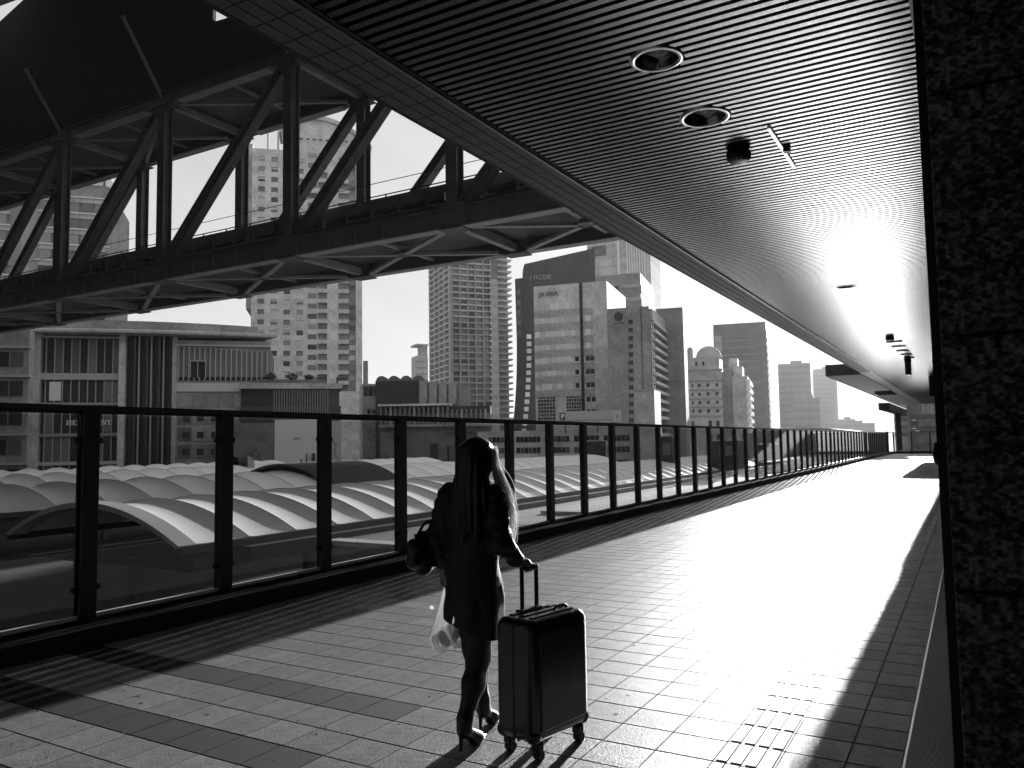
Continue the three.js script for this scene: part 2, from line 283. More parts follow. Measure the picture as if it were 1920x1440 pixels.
/* ------------------------------------------------ the big roof truss over the tracks */
const ZN = -30, ZF = -35.85, YL = 11.6, YU = 22.35;
{
  const g = thing('roof_truss', 'huge dark steel roof truss bridge crossing over the tracks at upper left', 'truss');
  const xs = []; for (let i = -2; i < 7; i++) xs.push(-51.9 + 10.55 * i);
  const x0 = xs[0] - 3, x1 = xs[xs.length - 1] + 3, L = x1 - x0, xc = (x0 + x1) / 2;
  for (const [z, far] of [[ZN, 0], [ZF, 1]]) {
    part('upper_chord', [bx(L, 0.62, 0.5, xc, YU + 0.35, z), bx(L, 0.05, 0.8, xc, YU + 0.68, z)], mat.steel, g);
    part('lower_chord', [bx(L, 0.9, 0.45, xc, YL + 0.5, z), bx(L, 0.06, 0.7, xc, YL + 0.98, z)], mat.steel, g);
    xs.forEach((x, i) => {
      // flange plates under each chord bay, paled to stand in for bounce light, stopping short of the node plates
      if (i < xs.length - 1) {
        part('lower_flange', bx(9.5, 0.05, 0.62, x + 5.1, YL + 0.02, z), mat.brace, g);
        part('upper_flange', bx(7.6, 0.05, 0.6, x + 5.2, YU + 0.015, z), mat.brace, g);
      }
      part('node_plate', [bx(1.5, 1.1, 0.07, x, YU + 0.1, z + 0.29), bx(1.3, 0.06, 0.9, x, YU - 0.03, z)], mat.steel, g); part('node_plate', [bx(1.5, 1.1, 0.07, x, YL + 0.6, z + 0.29), bx(1.3, 0.06, 0.9, x, YL - 0.04, z)], mat.steel, g);
      part('vertical', [bx(0.62, YU - YL - 0.9, 0.06, x, (YU + YL) / 2 + 0.4, z + 0.27), bx(0.62, YU - YL - 0.9, 0.06, x, (YU + YL) / 2 + 0.4, z - 0.27), bx(0.16, YU - YL - 0.9, 0.48, x, (YU + YL) / 2 + 0.4, z)], mat.steel, g);
      if (i < xs.length - 1) {
        const p = V(x + 0.5, YL + 1.0, z), q = V(xs[i + 1] - 0.45, YU - 0.2, z);
        const d = q.clone().sub(p).normalize(), off = V(-d.y, d.x, 0).multiplyScalar(0.24);
        part('diagonal', [bar(p.clone().add(off), q.clone().add(off), 0.56, 0.07), bar(p.clone().sub(off), q.clone().sub(off), 0.56, 0.07), bar(p, q, 0.12, 0.44)], mat.steel, g);
      }
    });
  }
  // cross bracing in the planes of the lower and upper chords, seen from below against the decks
  part('lower_deck', bx(L, 0.12, 5.2, xc, YL + 0.75, (ZN + ZF) / 2), mat.deck, g);
  part('upper_deck', bx(L, 0.12, 5.2, xc, YU + 0.75, (ZN + ZF) / 2), mat.deck, g);
  xs.forEach((x, i) => {
    for (const [y, w] of [[YL, 0.3], [YU, 0.24]]) {
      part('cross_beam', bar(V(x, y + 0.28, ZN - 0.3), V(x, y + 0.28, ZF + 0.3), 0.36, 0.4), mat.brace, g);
      if (i === xs.length - 1) continue;
      const a = x + 0.9, b = xs[i + 1] - 0.9, m = (x + xs[i + 1]) / 2, zm = (ZN + ZF) / 2;
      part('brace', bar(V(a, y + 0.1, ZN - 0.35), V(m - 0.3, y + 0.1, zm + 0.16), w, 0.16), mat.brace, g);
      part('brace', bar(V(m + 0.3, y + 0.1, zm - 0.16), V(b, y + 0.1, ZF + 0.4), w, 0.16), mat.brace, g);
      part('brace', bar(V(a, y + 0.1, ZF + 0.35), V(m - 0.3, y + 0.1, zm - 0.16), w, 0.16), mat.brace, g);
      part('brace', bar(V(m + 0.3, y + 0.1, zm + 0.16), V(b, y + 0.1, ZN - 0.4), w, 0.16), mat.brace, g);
      part('gusset', bx(1.3, 0.08, 0.8, m, y + 0.12, zm), mat.steel, g);
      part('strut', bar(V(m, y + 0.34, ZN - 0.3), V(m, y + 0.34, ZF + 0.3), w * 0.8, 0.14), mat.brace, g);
    }
  });
  for (let x = x0 + 0.9; x < x1; x += 1.75) part('stiffener', [bx(0.05, 0.86, 0.1, x, YL + 0.5, ZN + 0.27)], mat.steel, g);
  for (const x of xs) for (const [y, z] of [[YL + 0.5, ZN + 0.24], [YU + 0.35, ZN + 0.27]]) part('splice_plate', bx(1.3, 0.5, 0.05, x - 2.1, y, z), mat.steel, g);
  { const bolts = []; for (const x of xs) for (const y of [YL + 0.5, YU + 0.35]) for (let i = 0; i < 8; i++) for (let j = 0; j < 2; j++) bolts.push([x - 2.65 + i * 0.155, y - 0.13 + j * 0.26, ZN + (y < 15 ? 0.275 : 0.305)]);
    const im = new THREE.InstancedMesh(new THREE.CylinderGeometry(0.04, 0.04, 0.05, 6).rotateX(Math.PI / 2), mat.steel, bolts.length); im.name = 'bolts'; im.userData = { kind: 'stuff' }; bolts.forEach((q, i) => im.setMatrixAt(i, new THREE.Matrix4().makeTranslation(...q))); g.add(im); }
  // maintenance catwalk with pipes and a thin handrail
  part('catwalk', [bx(L, 0.18, 2.6, xc, 14.0, -31.9), bx(L, 0.5, 0.05, xc, 13.75, -30.62), bx(L, 1.0, 0.06, xc, 13.1, -33.2)], mat.deck, g);
  for (const [y, z, r] of [[12.95, -30.5, 0.14], [13.35, -30.7, 0.1], [12.7, -31.0, 0.2]]) part('pipe', rod(V(x0, y, z), V(x1, y, z), r), mat.pipe, g);
  part('handrail', [rod(V(x0, 15.15, -32.9), V(x1, 15.15, -32.9), 0.035), rod(V(x0, 15.15, -31.2), V(x1, 15.15, -31.2), 0.02)], mat.black, g);
  for (let x = x0 + 1; x < x1; x += 2.1) part('rail_post', bx(0.06, 1.1, 0.06, x, 14.6, -32.9), mat.black, g);
  const r = rng(5);
  for (let x = x0 + 1; x < x1; x += 1.7) part('bracket', [bx(0.12, 1.1, 0.9, x, 13.3, -30.9)], mat.steel, g);
  for (let i = 0; i < 46; i++) part('pipe_clamp', bx(0.09, 0.35 + 0.3 * r(), 0.06, x0 + 4 + r() * (L - 8), 13.0 + r() * 0.6, -30.38), mat.chrome, g);
}
{ // sloping roof rising from the near chord over the tracks, dark underneath
  const g = thing('station_roof', 'vast dark sloping roof deck rising above the truss', 'roof', [0, 22.95, -30.2]);
  const s = rectShape(-95, 0, 6, 42), sl = Math.atan(1.45), q = (x, y) => [x, (y - 22.6) / Math.sin(sl)];
  const hole = pts => { const h = new THREE.Path(); pts.forEach((p, i) => i ? h.lineTo(...p) : h.moveTo(...p)); h.closePath(); s.holes.push(h); };
  hole([q(-34.64, 25.55), q(-35.18, 24.95), q(-33.65, 24.87)]);
  hole([q(-48.6, 29.1), q(-52.1, 28.7), q(-60, 27.2), q(-60, 34), q(-46, 34)]);
  const sheet = new THREE.ExtrudeGeometry(s, { depth: 0.25, bevelEnabled: false });
  sheet.rotateX(Math.PI / 2 - sl); 
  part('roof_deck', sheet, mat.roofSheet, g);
  for (let i = -2; i < 6; i++) { const x = -51.9 + 10.55 * i; const d = V(0, Math.sin(sl), Math.cos(sl)); part('rafter', bar(V(x, -0.35, 0.3), V(x, -0.35, 0.3).addScaledVector(d, i % 2 ? 5.0 : 4.6), 0.14, 0.2), M(0.2, 0.6), g); }
  for (let k = 0; k < 4; k++) part('louvre', bar(V(-62, 6.2 + k * 0.8, 6.6 + k * 0.4), V(-46, 5.0 + k * 0.8, 6.2 + k * 0.4), 0.2, 0.28), M(0.5, 0.6), g);
}

/* ------------------------------------------------ platform roofs: rows of membrane vaults */
function vaultRow(label, xr, hw, yE, rise, z0, n, bay, sag, skip = () => false) {
  const g = thing('platform_roof', label, 'roof', [xr - hw, yE, z0], 0, 'vaulted platform roofs');
  const NU = 22, NV = 8, P = [], U = [], I = [];
  for (let j = 0; j <= NV; j++) for (let i = 0; i <= NU; i++) {
    const s = -1 + 2 * i / NU, t = j / NV, c = 1 - s * s;
    P.push(s * hw, rise * c - sag * (1 - (2 * t - 1) ** 2) * (0.35 + 0.65 * Math.sqrt(Math.max(0, c))), -t * bay); U.push(i / NU * 4, t * bay);
  }
  for (let j = 0; j < NV; j++) for (let i = 0; i < NU; i++) { const a = j * (NU + 1) + i, b = a + 1, c = a + NU + 1, d = c + 1; I.push(a, b, c, b, d, c); }
  const geo = new THREE.BufferGeometry(); geo.setAttribute('position', new THREE.Float32BufferAttribute(P, 3)); geo.setAttribute('uv', new THREE.Float32BufferAttribute(U, 2)); geo.setIndex(I); geo.computeVertexNormals();
  const arc = []; for (let i = 0; i <= NU; i++) { const s = -1 + 2 * i / NU; arc.push(V(s * hw, rise * (1 - s * s), 0)); }
  const rib = tube(arc, 0.02, 24, 5);
  for (let k = 0; k < n; k++) { if (skip(k)) continue; const o = part('membrane_bay', geo, mat.membrane, g); o.position.z = -k * bay; const q = part('arch_rib', rib, mat.membrane, g); q.position.z = -k * bay; }
  const L = n * bay;
  part('gutter', [bx(0.16, 0.2, L + 1, hw + 0.05, -0.12, -L / 2), bx(0.16, 0.2, L + 1, -hw - 0.05, -0.12, -L / 2), bx(0.5, 0.35, L, hw - 0.3, -0.5, -L / 2)], mat.gutter, g);
  part('ceiling', bx(hw * 1.9, 0.05, L, 0, -0.75, -L / 2), mat.deck, g);
  for (let k = 0; k < n; k += 4) part('column', bx(0.3, 8.4, 0.3, 0, -4.9, -k * bay - 1), mat.trussDark, g);
  return g;
}
{
  const r1 = vaultRow('nearest white vaulted platform roof just beyond the glass railing', -17.4, 3.9, -0.8, 0.95, -13.7, 36, 1.75, 0.1);
  const arch = new THREE.Shape(); arch.moveTo(-3.95, -0.05); for (let i = 0; i <= 24; i++) { const s = -1 + i / 12; arch.lineTo(s * 3.95, 1.0 * (1 - s * s)); } arch.lineTo(3.95, -0.05);
  for (let i = 24; i >= 0; i--) { const s = -1 + i / 12; arch.lineTo(s * 3.85, 0.93 * (1 - s * s) - 0.08); } arch.closePath();
  part('end_arch', new THREE.ExtrudeGeometry(arch, { depth: 0.55, bevelEnabled: false }), mat.membraneEdge, r1);
  const r2 = vaultRow('second white vaulted platform roof with a dark ribbed cover in its middle', -33.5, 3.9, -0.8, 0.95, -12.6, 30, 2.3, 0.2, k => k === 10 || k === 11 || k === 12);
  vaultRow('third white vaulted platform roof with a small dark ventilator on top', -49.2, 3.9, -0.8, 0.95, -14, 24, 2.4, 0.21);
  vaultRow('farthest white vaulted platform roof below the buildings', -64.6, 3.6, -0.8, 0.9, -30, 14, 2.4, 0.21);
  const c = part('ribbed_cover', (() => { const L = []; for (let i = 0; i < 16; i++) { const a = -1 + i / 8, b = a + 0.125, f = s => [s * 4.0, 1.15 * (1 - s * s) + 0.1]; const [ax, ay] = f(a), [bx_, by] = f(b); L.push(bar(V(0, 0, 0), V(0, 0, -6.9), Math.hypot(bx_ - ax, by - ay) + 0.02, 0.08).rotateZ(Math.atan2(by - ay, bx_ - ax)).translate((ax + bx_) / 2, (ay + by) / 2, -23)); } return L; })(), M(0.09, 0.5), r2);
  for (let i = 0; i < 26; i++) { const pts = []; for (let k = 0; k <= 14; k++) { const s = -1 + k / 7; pts.push(V(s * 4.02, 1.15 * (1 - s * s) + 0.17, -23 - i * 0.276)); } part('rib', tube(pts, 0.045, 18, 4), M(0.16, 0.5), c); }
  const v = thing('roof_ventilator', 'small dark drum ventilator sitting on the third platform roof', 'ventilator', [-53, 0.1, -46]);
  part('drum', new THREE.CylinderGeometry(0.75, 0.75, 1.9, 20, 1, false, 0, Math.PI).rotateZ(Math.PI / 2).rotateX(-Math.PI / 2), mat.flatRoof, v); part('end_cap', new THREE.CylinderGeometry(0.78, 0.78, 0.1, 20, 1, false, 0, Math.PI).rotateZ(Math.PI / 2).rotateX(-Math.PI / 2).translate(-1, 0, 0), mat.black, v);
  // lower flat roofs between the walkway and the first vault
  const f = thing('low_roof', 'low flat grey roof with a corrugated end below the railing', 'roof', [0, -1.2, 0]);
  part('flat_sheet', bx(8.2, 0.1, 36, -12.6, -0.06, -42), mat.flatRoof, f);
  part('pale_panel', bx(4.6, 0.12, 34, -12.76, 0.06, -45.2), mat.paleRoof, f);
  part('border', bx(8.2, 0.14, 0.6, -12.6, 0, -18.0), mat.paleRoof, f);
  for (let i = 0; i < 27; i++) part('corrugation', bx(8.2, 0.07, 0.11, -12.6, 0.0, -18.5 - i * 0.215), mat.corrugated, f);
  part('corrugated_base', bx(8.2, 0.05, 6, -12.6, -0.07, -21.3), mat.deck, f);
  part('edge_beam', bx(0.35, 0.4, 70, -16.95, 0.0, -50), mat.black, f);
  const t = thing('track_bed', 'dark track bed and service deck below the railing', 'tracks', [0, -3.2, 0]);
  part('deck', bx(76, 0.2, 96, -46, -1.6, -34), M(0.035, 1), t); part('service_deck', bx(9, 0.2, 90, -12.6, 0, -38), M(0.05, 1), t);
  part('ledge', [bx(0.5, 0.3, 20, -8.9, 1.35, -8), bx(0.12, 0.1, 20, -8.5, 1.45, -8)], M(0.3, 0.5), t);
  for (let i = 0; i < 2; i++) part('cable', rod(V(-9.2 - i * 0.2, 1.2, 0), V(-9.2 - i * 0.2, 1.2, -7.2), 0.02), mat.steelEdge, t);
  // signal cabinets and plants past the low roof
  const r = rng(31);
  for (const [x, z, w, h, l] of [[-17, -64, 2.2, 2.6, 'dark equipment cabinet beyond the low flat roof'], [-15.5, -72, 1.6, 2.2, 'second dark equipment cabinet farther along the low roof'], [-20, -58, 1.2, 3.0, 'tall narrow equipment cabinet behind the low roof edge']]) {
    const b = thing('equipment_cabinet', l, 'cabinet', [x, -1.1, z]); part('body', bx(w, h, w, 0, h / 2, 0), mat.black, b); part('lid', bx(w + 0.1, 0.08, w + 0.1, 0, h + 0.04, 0), M(0.4, 0.4), b); part('panel', bx(w * 0.5, h * 0.3, 0.04, 0.2, h * 0.7, w / 2 + 0.02), M(0.12, 0.4), b);
  }
}
{ // stand-in for the canopy wing, set far off so its shadow misses the walkway
  const g = thing('canopy_stand_in', 'pale added deck with a dark end standing in for the canopy wing', 'stand_in');
  part('deck', bx(14.6, 0.5, 240, -14.8, 12.9, -272.5), M(0.75, 0.5), g); part('parapet', bx(8.2, 2.0, 0.6, -18.0, 13.7, -152), mat.pit, g); part('side_beam', bx(0.4, 0.9, 240, -21.9, 13.1, -272.5), M(0.2, 0.6), g); part('edge_slab', bx(1.8, 1.24, 60, -13.3, 7.1, -188), mat.pit, g); part('slab_pier', bx(1, 17, 1, -13.3, -1.5, -190), mat.pit, g);
  for (let i = 0; i < 5; i++) part('pier', bx(3, 22.6, 2.4, -10, 1.3, -190 - i * 48), M(0.35, 0.8), g);
}

/* ------------------------------------------------ the city: each building stands on a corner; its front runs to local -x, its side to local -z */
const BASE = -13;
function building(name, label, x, z, yaw) { return thing(name, label, 'building', [x, 0, z], yaw * RAD); }
function block(g, name, x0, x1, y0, y1, z0, z1, m) { return part(name, bx(x1 - x0, y1 - y0, z1 - z0, (x0 + x1) / 2, (y0 + y1) / 2, (z0 + z1) / 2), m, g); }
const wr = rng(71);
const pick = (...a) => a[Math.floor(wr() * a.length)];
const panes = [mat.win, mat.winMid, M(0.2, 0.2), M(0.32, 0.25)];
const WHITEISH = [M(0.72, 0.35), M(0.66, 0.35), M(0.8, 0.35), M(0.58, 0.3)];
let font = await new FontLoader().loadAsync('fonts/droid/droid_sans_bold.typeface.json');
let serif = await new FontLoader().loadAsync('fonts/droid/droid_serif_bold.typeface.json');
function lettering(txt, size, f, m, parent, x, y, z, name = 'lettering') { const g = new TextGeometry(txt, { font: f, size, depth: size * 0.12, curveSegments: 3 }); return part(name, g.translate(x, y, z), m, parent); }

{ // hotel tower with a curved crown
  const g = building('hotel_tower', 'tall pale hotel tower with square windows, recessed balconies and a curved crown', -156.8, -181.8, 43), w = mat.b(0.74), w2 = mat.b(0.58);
  const xs = [-29.3, -25.6, -21.9, -18.2], rows = []; for (let k = 0; k < 22; k++) rows.push(87 - k * 3.06);
  const holes = []; for (const x of xs) for (const y of rows) holes.push([x - 0.95, y - 0.85, x + 0.95, y + 0.65]);
  part('window_wall', plate(-32, BASE, -16.2, 90, holes, 0.7), w, g);
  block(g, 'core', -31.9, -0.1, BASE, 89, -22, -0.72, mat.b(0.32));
  for (const [x0, y0, x1, y1] of holes) { const p = cube('window', pick(...panes, WHITEISH[3]), g, x1 - x0, y1 - y0, 0.06, (x0 + x1) / 2, (y0 + y1) / 2, -0.4); if (wr() < 0.4) { const c = cube('blind', WHITEISH[1], p, 1, 0.25 + 0.35 * wr(), 0.5, 0, 0.3, 0.4); } }
  block(g, 'crown_wall', -32, -16.2, 90, 92, -21, -14, w2);
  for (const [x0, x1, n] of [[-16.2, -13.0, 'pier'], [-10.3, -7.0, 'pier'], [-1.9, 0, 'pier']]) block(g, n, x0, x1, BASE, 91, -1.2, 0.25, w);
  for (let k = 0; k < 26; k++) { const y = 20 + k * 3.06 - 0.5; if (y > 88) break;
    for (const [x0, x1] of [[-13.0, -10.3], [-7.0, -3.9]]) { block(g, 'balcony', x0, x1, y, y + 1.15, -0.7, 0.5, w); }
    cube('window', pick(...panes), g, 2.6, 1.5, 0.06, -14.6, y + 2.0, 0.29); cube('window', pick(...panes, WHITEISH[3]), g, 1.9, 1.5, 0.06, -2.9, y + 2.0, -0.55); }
  block(g, 'lower_wall', -16.2, 0, BASE, 17.5, -1.1, 0.35, w);
  for (const x of [-12, -6]) { block(g, 'entrance', x - 1.6, x + 1.6, 18.2, 21.8, -0.6, 0.28, mat.win); }
  const s = new THREE.Shape(); s.moveTo(-22, 88); s.lineTo(2, 88); s.lineTo(2, 92); s.quadraticCurveTo(-4, 100, -14, 100.5); s.quadraticCurveTo(-20, 100, -24, 96); s.closePath();
  const cr = part('curved_crown', new THREE.ExtrudeGeometry(s, { depth: 9, bevelEnabled: false }).translate(0, 0, -10), w, g);
  const s2 = new THREE.Shape(); s2.moveTo(-24.5, 96); s2.quadraticCurveTo(-20, 101, -14, 101.6); s2.quadraticCurveTo(-4, 101, 3, 93); s2.lineTo(3, 92); s2.quadraticCurveTo(-4, 99.8, -14, 100.3); s2.quadraticCurveTo(-20, 99.8, -24.5, 95); s2.closePath();
  part('crown_brim', new THREE.ExtrudeGeometry(s2, { depth: 10, bevelEnabled: false }).translate(0, 0, -10), w2, g);
  for (let i = 0; i < 9; i++) cube('vent', mat.win, cr, 0.9, 0.45, 0.1, -18 + i * 1.9, 94.2, -0.95);
  for (const x of [-28, -25]) part('antenna', bx(0.5, 8, 0.5, x, 94, -6), w2, g);
  block(g, 'side_wing', -33.6, -32, 42, 92, -18, -2, mat.b(0.48));
}
{ // grid tower
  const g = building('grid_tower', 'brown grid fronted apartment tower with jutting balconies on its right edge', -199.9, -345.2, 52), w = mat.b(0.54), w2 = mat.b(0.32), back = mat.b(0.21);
  block(g, 'core', -31.2, -5.5, BASE, 112, -38, -1.2, back); block(g, 'right_wing', -5.5, 0, BASE, 108, -30, -3, mat.b(0.35));
  const FH = 3.0, n = 40;
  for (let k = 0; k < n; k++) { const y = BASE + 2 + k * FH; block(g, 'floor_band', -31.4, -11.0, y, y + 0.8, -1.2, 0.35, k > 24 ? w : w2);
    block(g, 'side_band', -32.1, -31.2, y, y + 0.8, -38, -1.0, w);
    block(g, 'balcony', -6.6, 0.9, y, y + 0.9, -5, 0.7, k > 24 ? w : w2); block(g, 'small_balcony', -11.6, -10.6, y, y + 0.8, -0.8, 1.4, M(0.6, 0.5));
    for (let c = 0; c < 5; c++) cube('window', pick(mat.win, mat.win, mat.winMid, M(0.22, 0.2)), g, 2.9, 1.9, 0.08, -28.9 + c * 4.1, y + 1.9, -0.9); }
  for (let c = 0; c < 6; c++) block(g, 'pier', -31.4 + c * 4.1, -30.7 + c * 4.1, BASE, 112, -1.2, 0.5, w2);
  for (let c = 0; c < 5; c++) block(g, 'side_pier', -32.2, -31.2, BASE, 112, -37 + c * 8.8, -36 + c * 8.8, w);
  block(g, 'plain_wall', -10.6, -6.8, BASE, 84, -2, 0.9, mat.b(0.42));
  const s = building('slab_block', 'narrow office block half hidden left of the grid tower', -321.7, -441.2, 52);
  block(s, 'wall', -8, 0, BASE, 62, -14, 0, mat.b(0.48)); block(s, 'roof_frame', -8.5, 0.4, 69, 70.2, -14, 0.4, mat.b(0.48)); block(s, 'roof_room', -4.5, 0, 62, 69, -10, -1, mat.b(0.40)); for (let k = 0; k < 12; k++) block(s, 'band', -8.05, 0.05, 10 + k * 4.3, 11.2 + k * 4.3, -1, 0.12, mat.b(0.32));
}
{ // dark tower with a flared foot
  const g = building('flared_tower', 'dark office tower with a flared foot and faint pale lettering near the top', -80.7, -183.0, 24), w = M(0.075, 0.35, 0, { map: stained });
  const s = new THREE.Shape(); s.moveTo(0, BASE); s.lineTo(0, 50.8); s.lineTo(-18, 47.4); s.quadraticCurveTo(-18.7, 46, -18.6, 43.8); s.lineTo(-20.6, 43.6); s.lineTo(-20.4, 28); s.quadraticCurveTo(-20.4, 16, -21.6, 7); s.lineTo(-23, BASE); s.closePath();
  part('wall', new THREE.ExtrudeGeometry(s, { depth: 3, bevelEnabled: false }).translate(0, 0, -3), w, g);
  lettering('-) HCOB', 1.2, font, M(0.26, 0.6), g, -17.4, 43.2, 0);
  for (let k = 0; k < 14; k++) cube('window', k % 3 === 1 ? WHITEISH[1] : pick(...WHITEISH), g, 1.15, 1.15, 0.3, -17.2 - 0.02 * k * k * 0.5, 28.5 - k * 1.85, 0.05);
  for (let k = 0; k < 5; k++) cube('pale_window', mat.winMid, g, 1, 1.4, 0.2, -19.7, 40 - k * 2.6, 0.03);
}
{ // white office with window bands
  const g = building('white_office', 'pale office block with bright window bands and a dark vertical slot', -58.6, -138.1, 11), w = mat.b(0.75), sp = mat.b(0.48);
  block(g, 'wall', -14.6, 0, BASE, 32.1, -19, 0, w);
  const ys = [27.8, 25.2, 22.5, 20.0, 17.4, 14.9, 12.3]; 
  ys.forEach((y, k) => { block(g, 'spandrel', -14.55, -2.8, y - 2.05, y - 0.75, -0.5, 0.1, sp);
    const xe = k < 4 ? -2.9 : -7.6; let x = -14.4; const xs = k > 3 ? -13.2 : -14.4; x = xs;
    while (x < xe - 0.5) { if (x > -5.6 && x < -4.4) { x = -4.3; continue; } const ww = 1.02; cube('window', pick(...WHITEISH), g, ww - 0.06, 1.2, 0.06, x + ww / 2, y, 0.06); x += ww; }  // white panes stand in for sky reflected in the glass
    if (k >= 4) for (const xx of [-6.1, -4.0, -3.1]) cube('dark_window', mat.win, g, 0.75, 0.9, 0.06, xx, y, 0.06);
  });
  for (const y of [9.6, 7.2]) for (const xx of [-4.0, -3.0]) cube('dark_window', mat.win, g, 0.75, 0.9, 0.06, xx, y, 0.06);
  block(g, 'slot', -5.35, -4.75, BASE, 32.15, -0.4, 0.14, mat.win);
  for (const [a, b] of [[-14.1, -10.6], [-8.4, -5.4]]) for (let i = 0; i < 6; i++) for (let j = 0; j < 8; j++) cube('small_pane', pick(mat.win, mat.winMid), g, (b - a) / 6 - 0.12, 0.5, 0.06, a + (i + 0.5) * (b - a) / 6, 10.2 - j * 0.68, 0.06);
  lettering('JK HBA', 0.85, font, M(0.16, 0.6), g, -13.5, 30.0, 0.02);
}
{ // the complex behind it
  const g = building('striped_office', 'grey office block with bright striped side behind the pale office', -84.3, -224.7, 11), w = mat.b(0.32);
  block(g, 'wall', -16, 0, BASE, 52.4, -26, 0, w); for (let k = 0; k < 8; k++) { block(g, 'band', -15.9, -0.2, 48 - k * 4.1, 49.2 - k * 4.1, -0.4, 0.12, mat.b(0.43)); block(g, 'side_band', -0.5, 0.25, 46.6 - k * 4.1, 48.6 - k * 4.1, -25.8, -0.3, mat.b(0.43)); block(g, 'side_glazing', -0.5, 0.1, 48.7 - k * 4.1, 50.6 - k * 4.1, -25.8, -0.3, M(0.03, 0.6)); }
  block(g, 'louvre', -12.8, -6.6, 47, 48.8, -1, 0.15, mat.win);
  const h = building('ribbed_tower', 'tall pale tower with vertical ribs rising behind the other towers', -102.0, -282.1, 11), w2 = mat.b(0.58);
  block(h, 'wall', -24, 0, BASE, 84, -28, 0, w2); for (let k = 0; k < 9; k++) block(h, 'rib', -9.5 + k * 0.95 - (k < 1 ? 2.6 : 0), -9.1 + k * 0.95 - (k < 1 ? 2.2 : 0), 60, 84.5, -1, 0.5, M(0.8, 0.35));
  for (let k = 0; k < 12; k++) block(h, 'side_rib', -0.4, 0.4, BASE, 84.5, -27 + k * 2.3, -26.3 + k * 2.3, mat.b(0.67));
  block(h, 'recess', -22, -16.5, 73, 77, -0.8, 0.1, mat.b(0.19)); for (let k = 0; k < 6; k++) block(h, 'band', -23.9, -12.5, 56 + k * 4, 57 + k * 4, -0.5, 0.1, mat.b(0.48));
}
{ // emblem building with balconies on its side
  const g = building('emblem_building', 'mid grey slab building with a dark round emblem and stacked side balconies', -43.8, -120.3, 11), w = mat.b(0.32); g.scale.setScalar(0.8); g.position.y = 0.34;
  block(g, 'wall', -8.6, 0, BASE, 28.6, -33, 0, w); block(g, 'seam', -1.7, -1.5, BASE, 28.6, -0.3, 0.1, mat.b(0.13));
  for (let k = 0; k < 13; k++) { const y = 25.6 - k * 1.66; const p = cube('window', mat.win, g, 0.85, 0.85, 0.08, -3.75 - k * 0.03, y, 0.05); cube('mullion', M(0.2, 0.5), p, 0.06, 1, 0.6, 0, 0, 0.5); }
  const em = part('emblem', [new THREE.TorusGeometry(0.75, 0.16, 6, 24).translate(-6.2, 26.9, 0.08), ...[0, 1, 2, 3, 4, 5].map(i => bx(0.3, 0.62, 0.1, 0, 0.42, 0).rotateZ(i * Math.PI / 3).translate(-6.2, 26.9, 0.08))], M(0.05, 0.6), g);
  part('emblem_base', bx(2.2, 0.14, 0.08, -6.2, 25.5, 0.06), M(0.07, 0.6), em);
  for (let k = 0; k < 14; k++) { const y = 25.2 - k * 1.75; const b = block(g, 'balcony', -0.6, 1.0, y, y + 0.62, -32, -1.5, M(0.62, 0.45)); block(g, 'balcony_glazing', -0.4, 0.12, y + 0.65, y + 1.72, -32, -1.0, mat.winMid); for (let j = 0; j < 2; j++) cube('white_pane', WHITEISH[2], g, 0.1, 0.9, 1.2, 0.2, y + 1.2, -1.6 - j * 2.4); }  // side windows get plain white panes
  block(g, 'roof_glazing', -0.3, 0.6, 25.9, 28.2, -26, -1, mat.winPale);
  const t = building('stair_tower', 'plain grey stair tower with a sunlit right edge beside the emblem building', -43.2, -135.7, 11); t.scale.setScalar(0.8); t.position.y = 0.34;
  block(t, 'wall', -5.8, 0, BASE, 31, -6, 0, mat.b(0.30)); block(t, 'edge', 0, 0.12, BASE, 30.9, -5.9, -0.1, mat.b(0.3)); part('mast', bx(0.12, 3, 0.12, 0.5, 24, -1), mat.trussDark, t);
  const c = building('small_block', 'low plain pale block in front of the emblem building', -35.4, -98.1, 11); c.scale.setScalar(0.703); c.position.y = 0.5;
  block(c, 'front_wall', -3.65, 0, BASE, 10.75, -8, 0, mat.b(0.54)); block(c, 'side_wall', 0.0, 0.1, BASE, 10.74, -7.9, -0.02, mat.b(0.54)); block(c, 'parapet', -3.75, 0.12, 10.75, 10.95, -8.1, 0.1, mat.b(0.51));
}
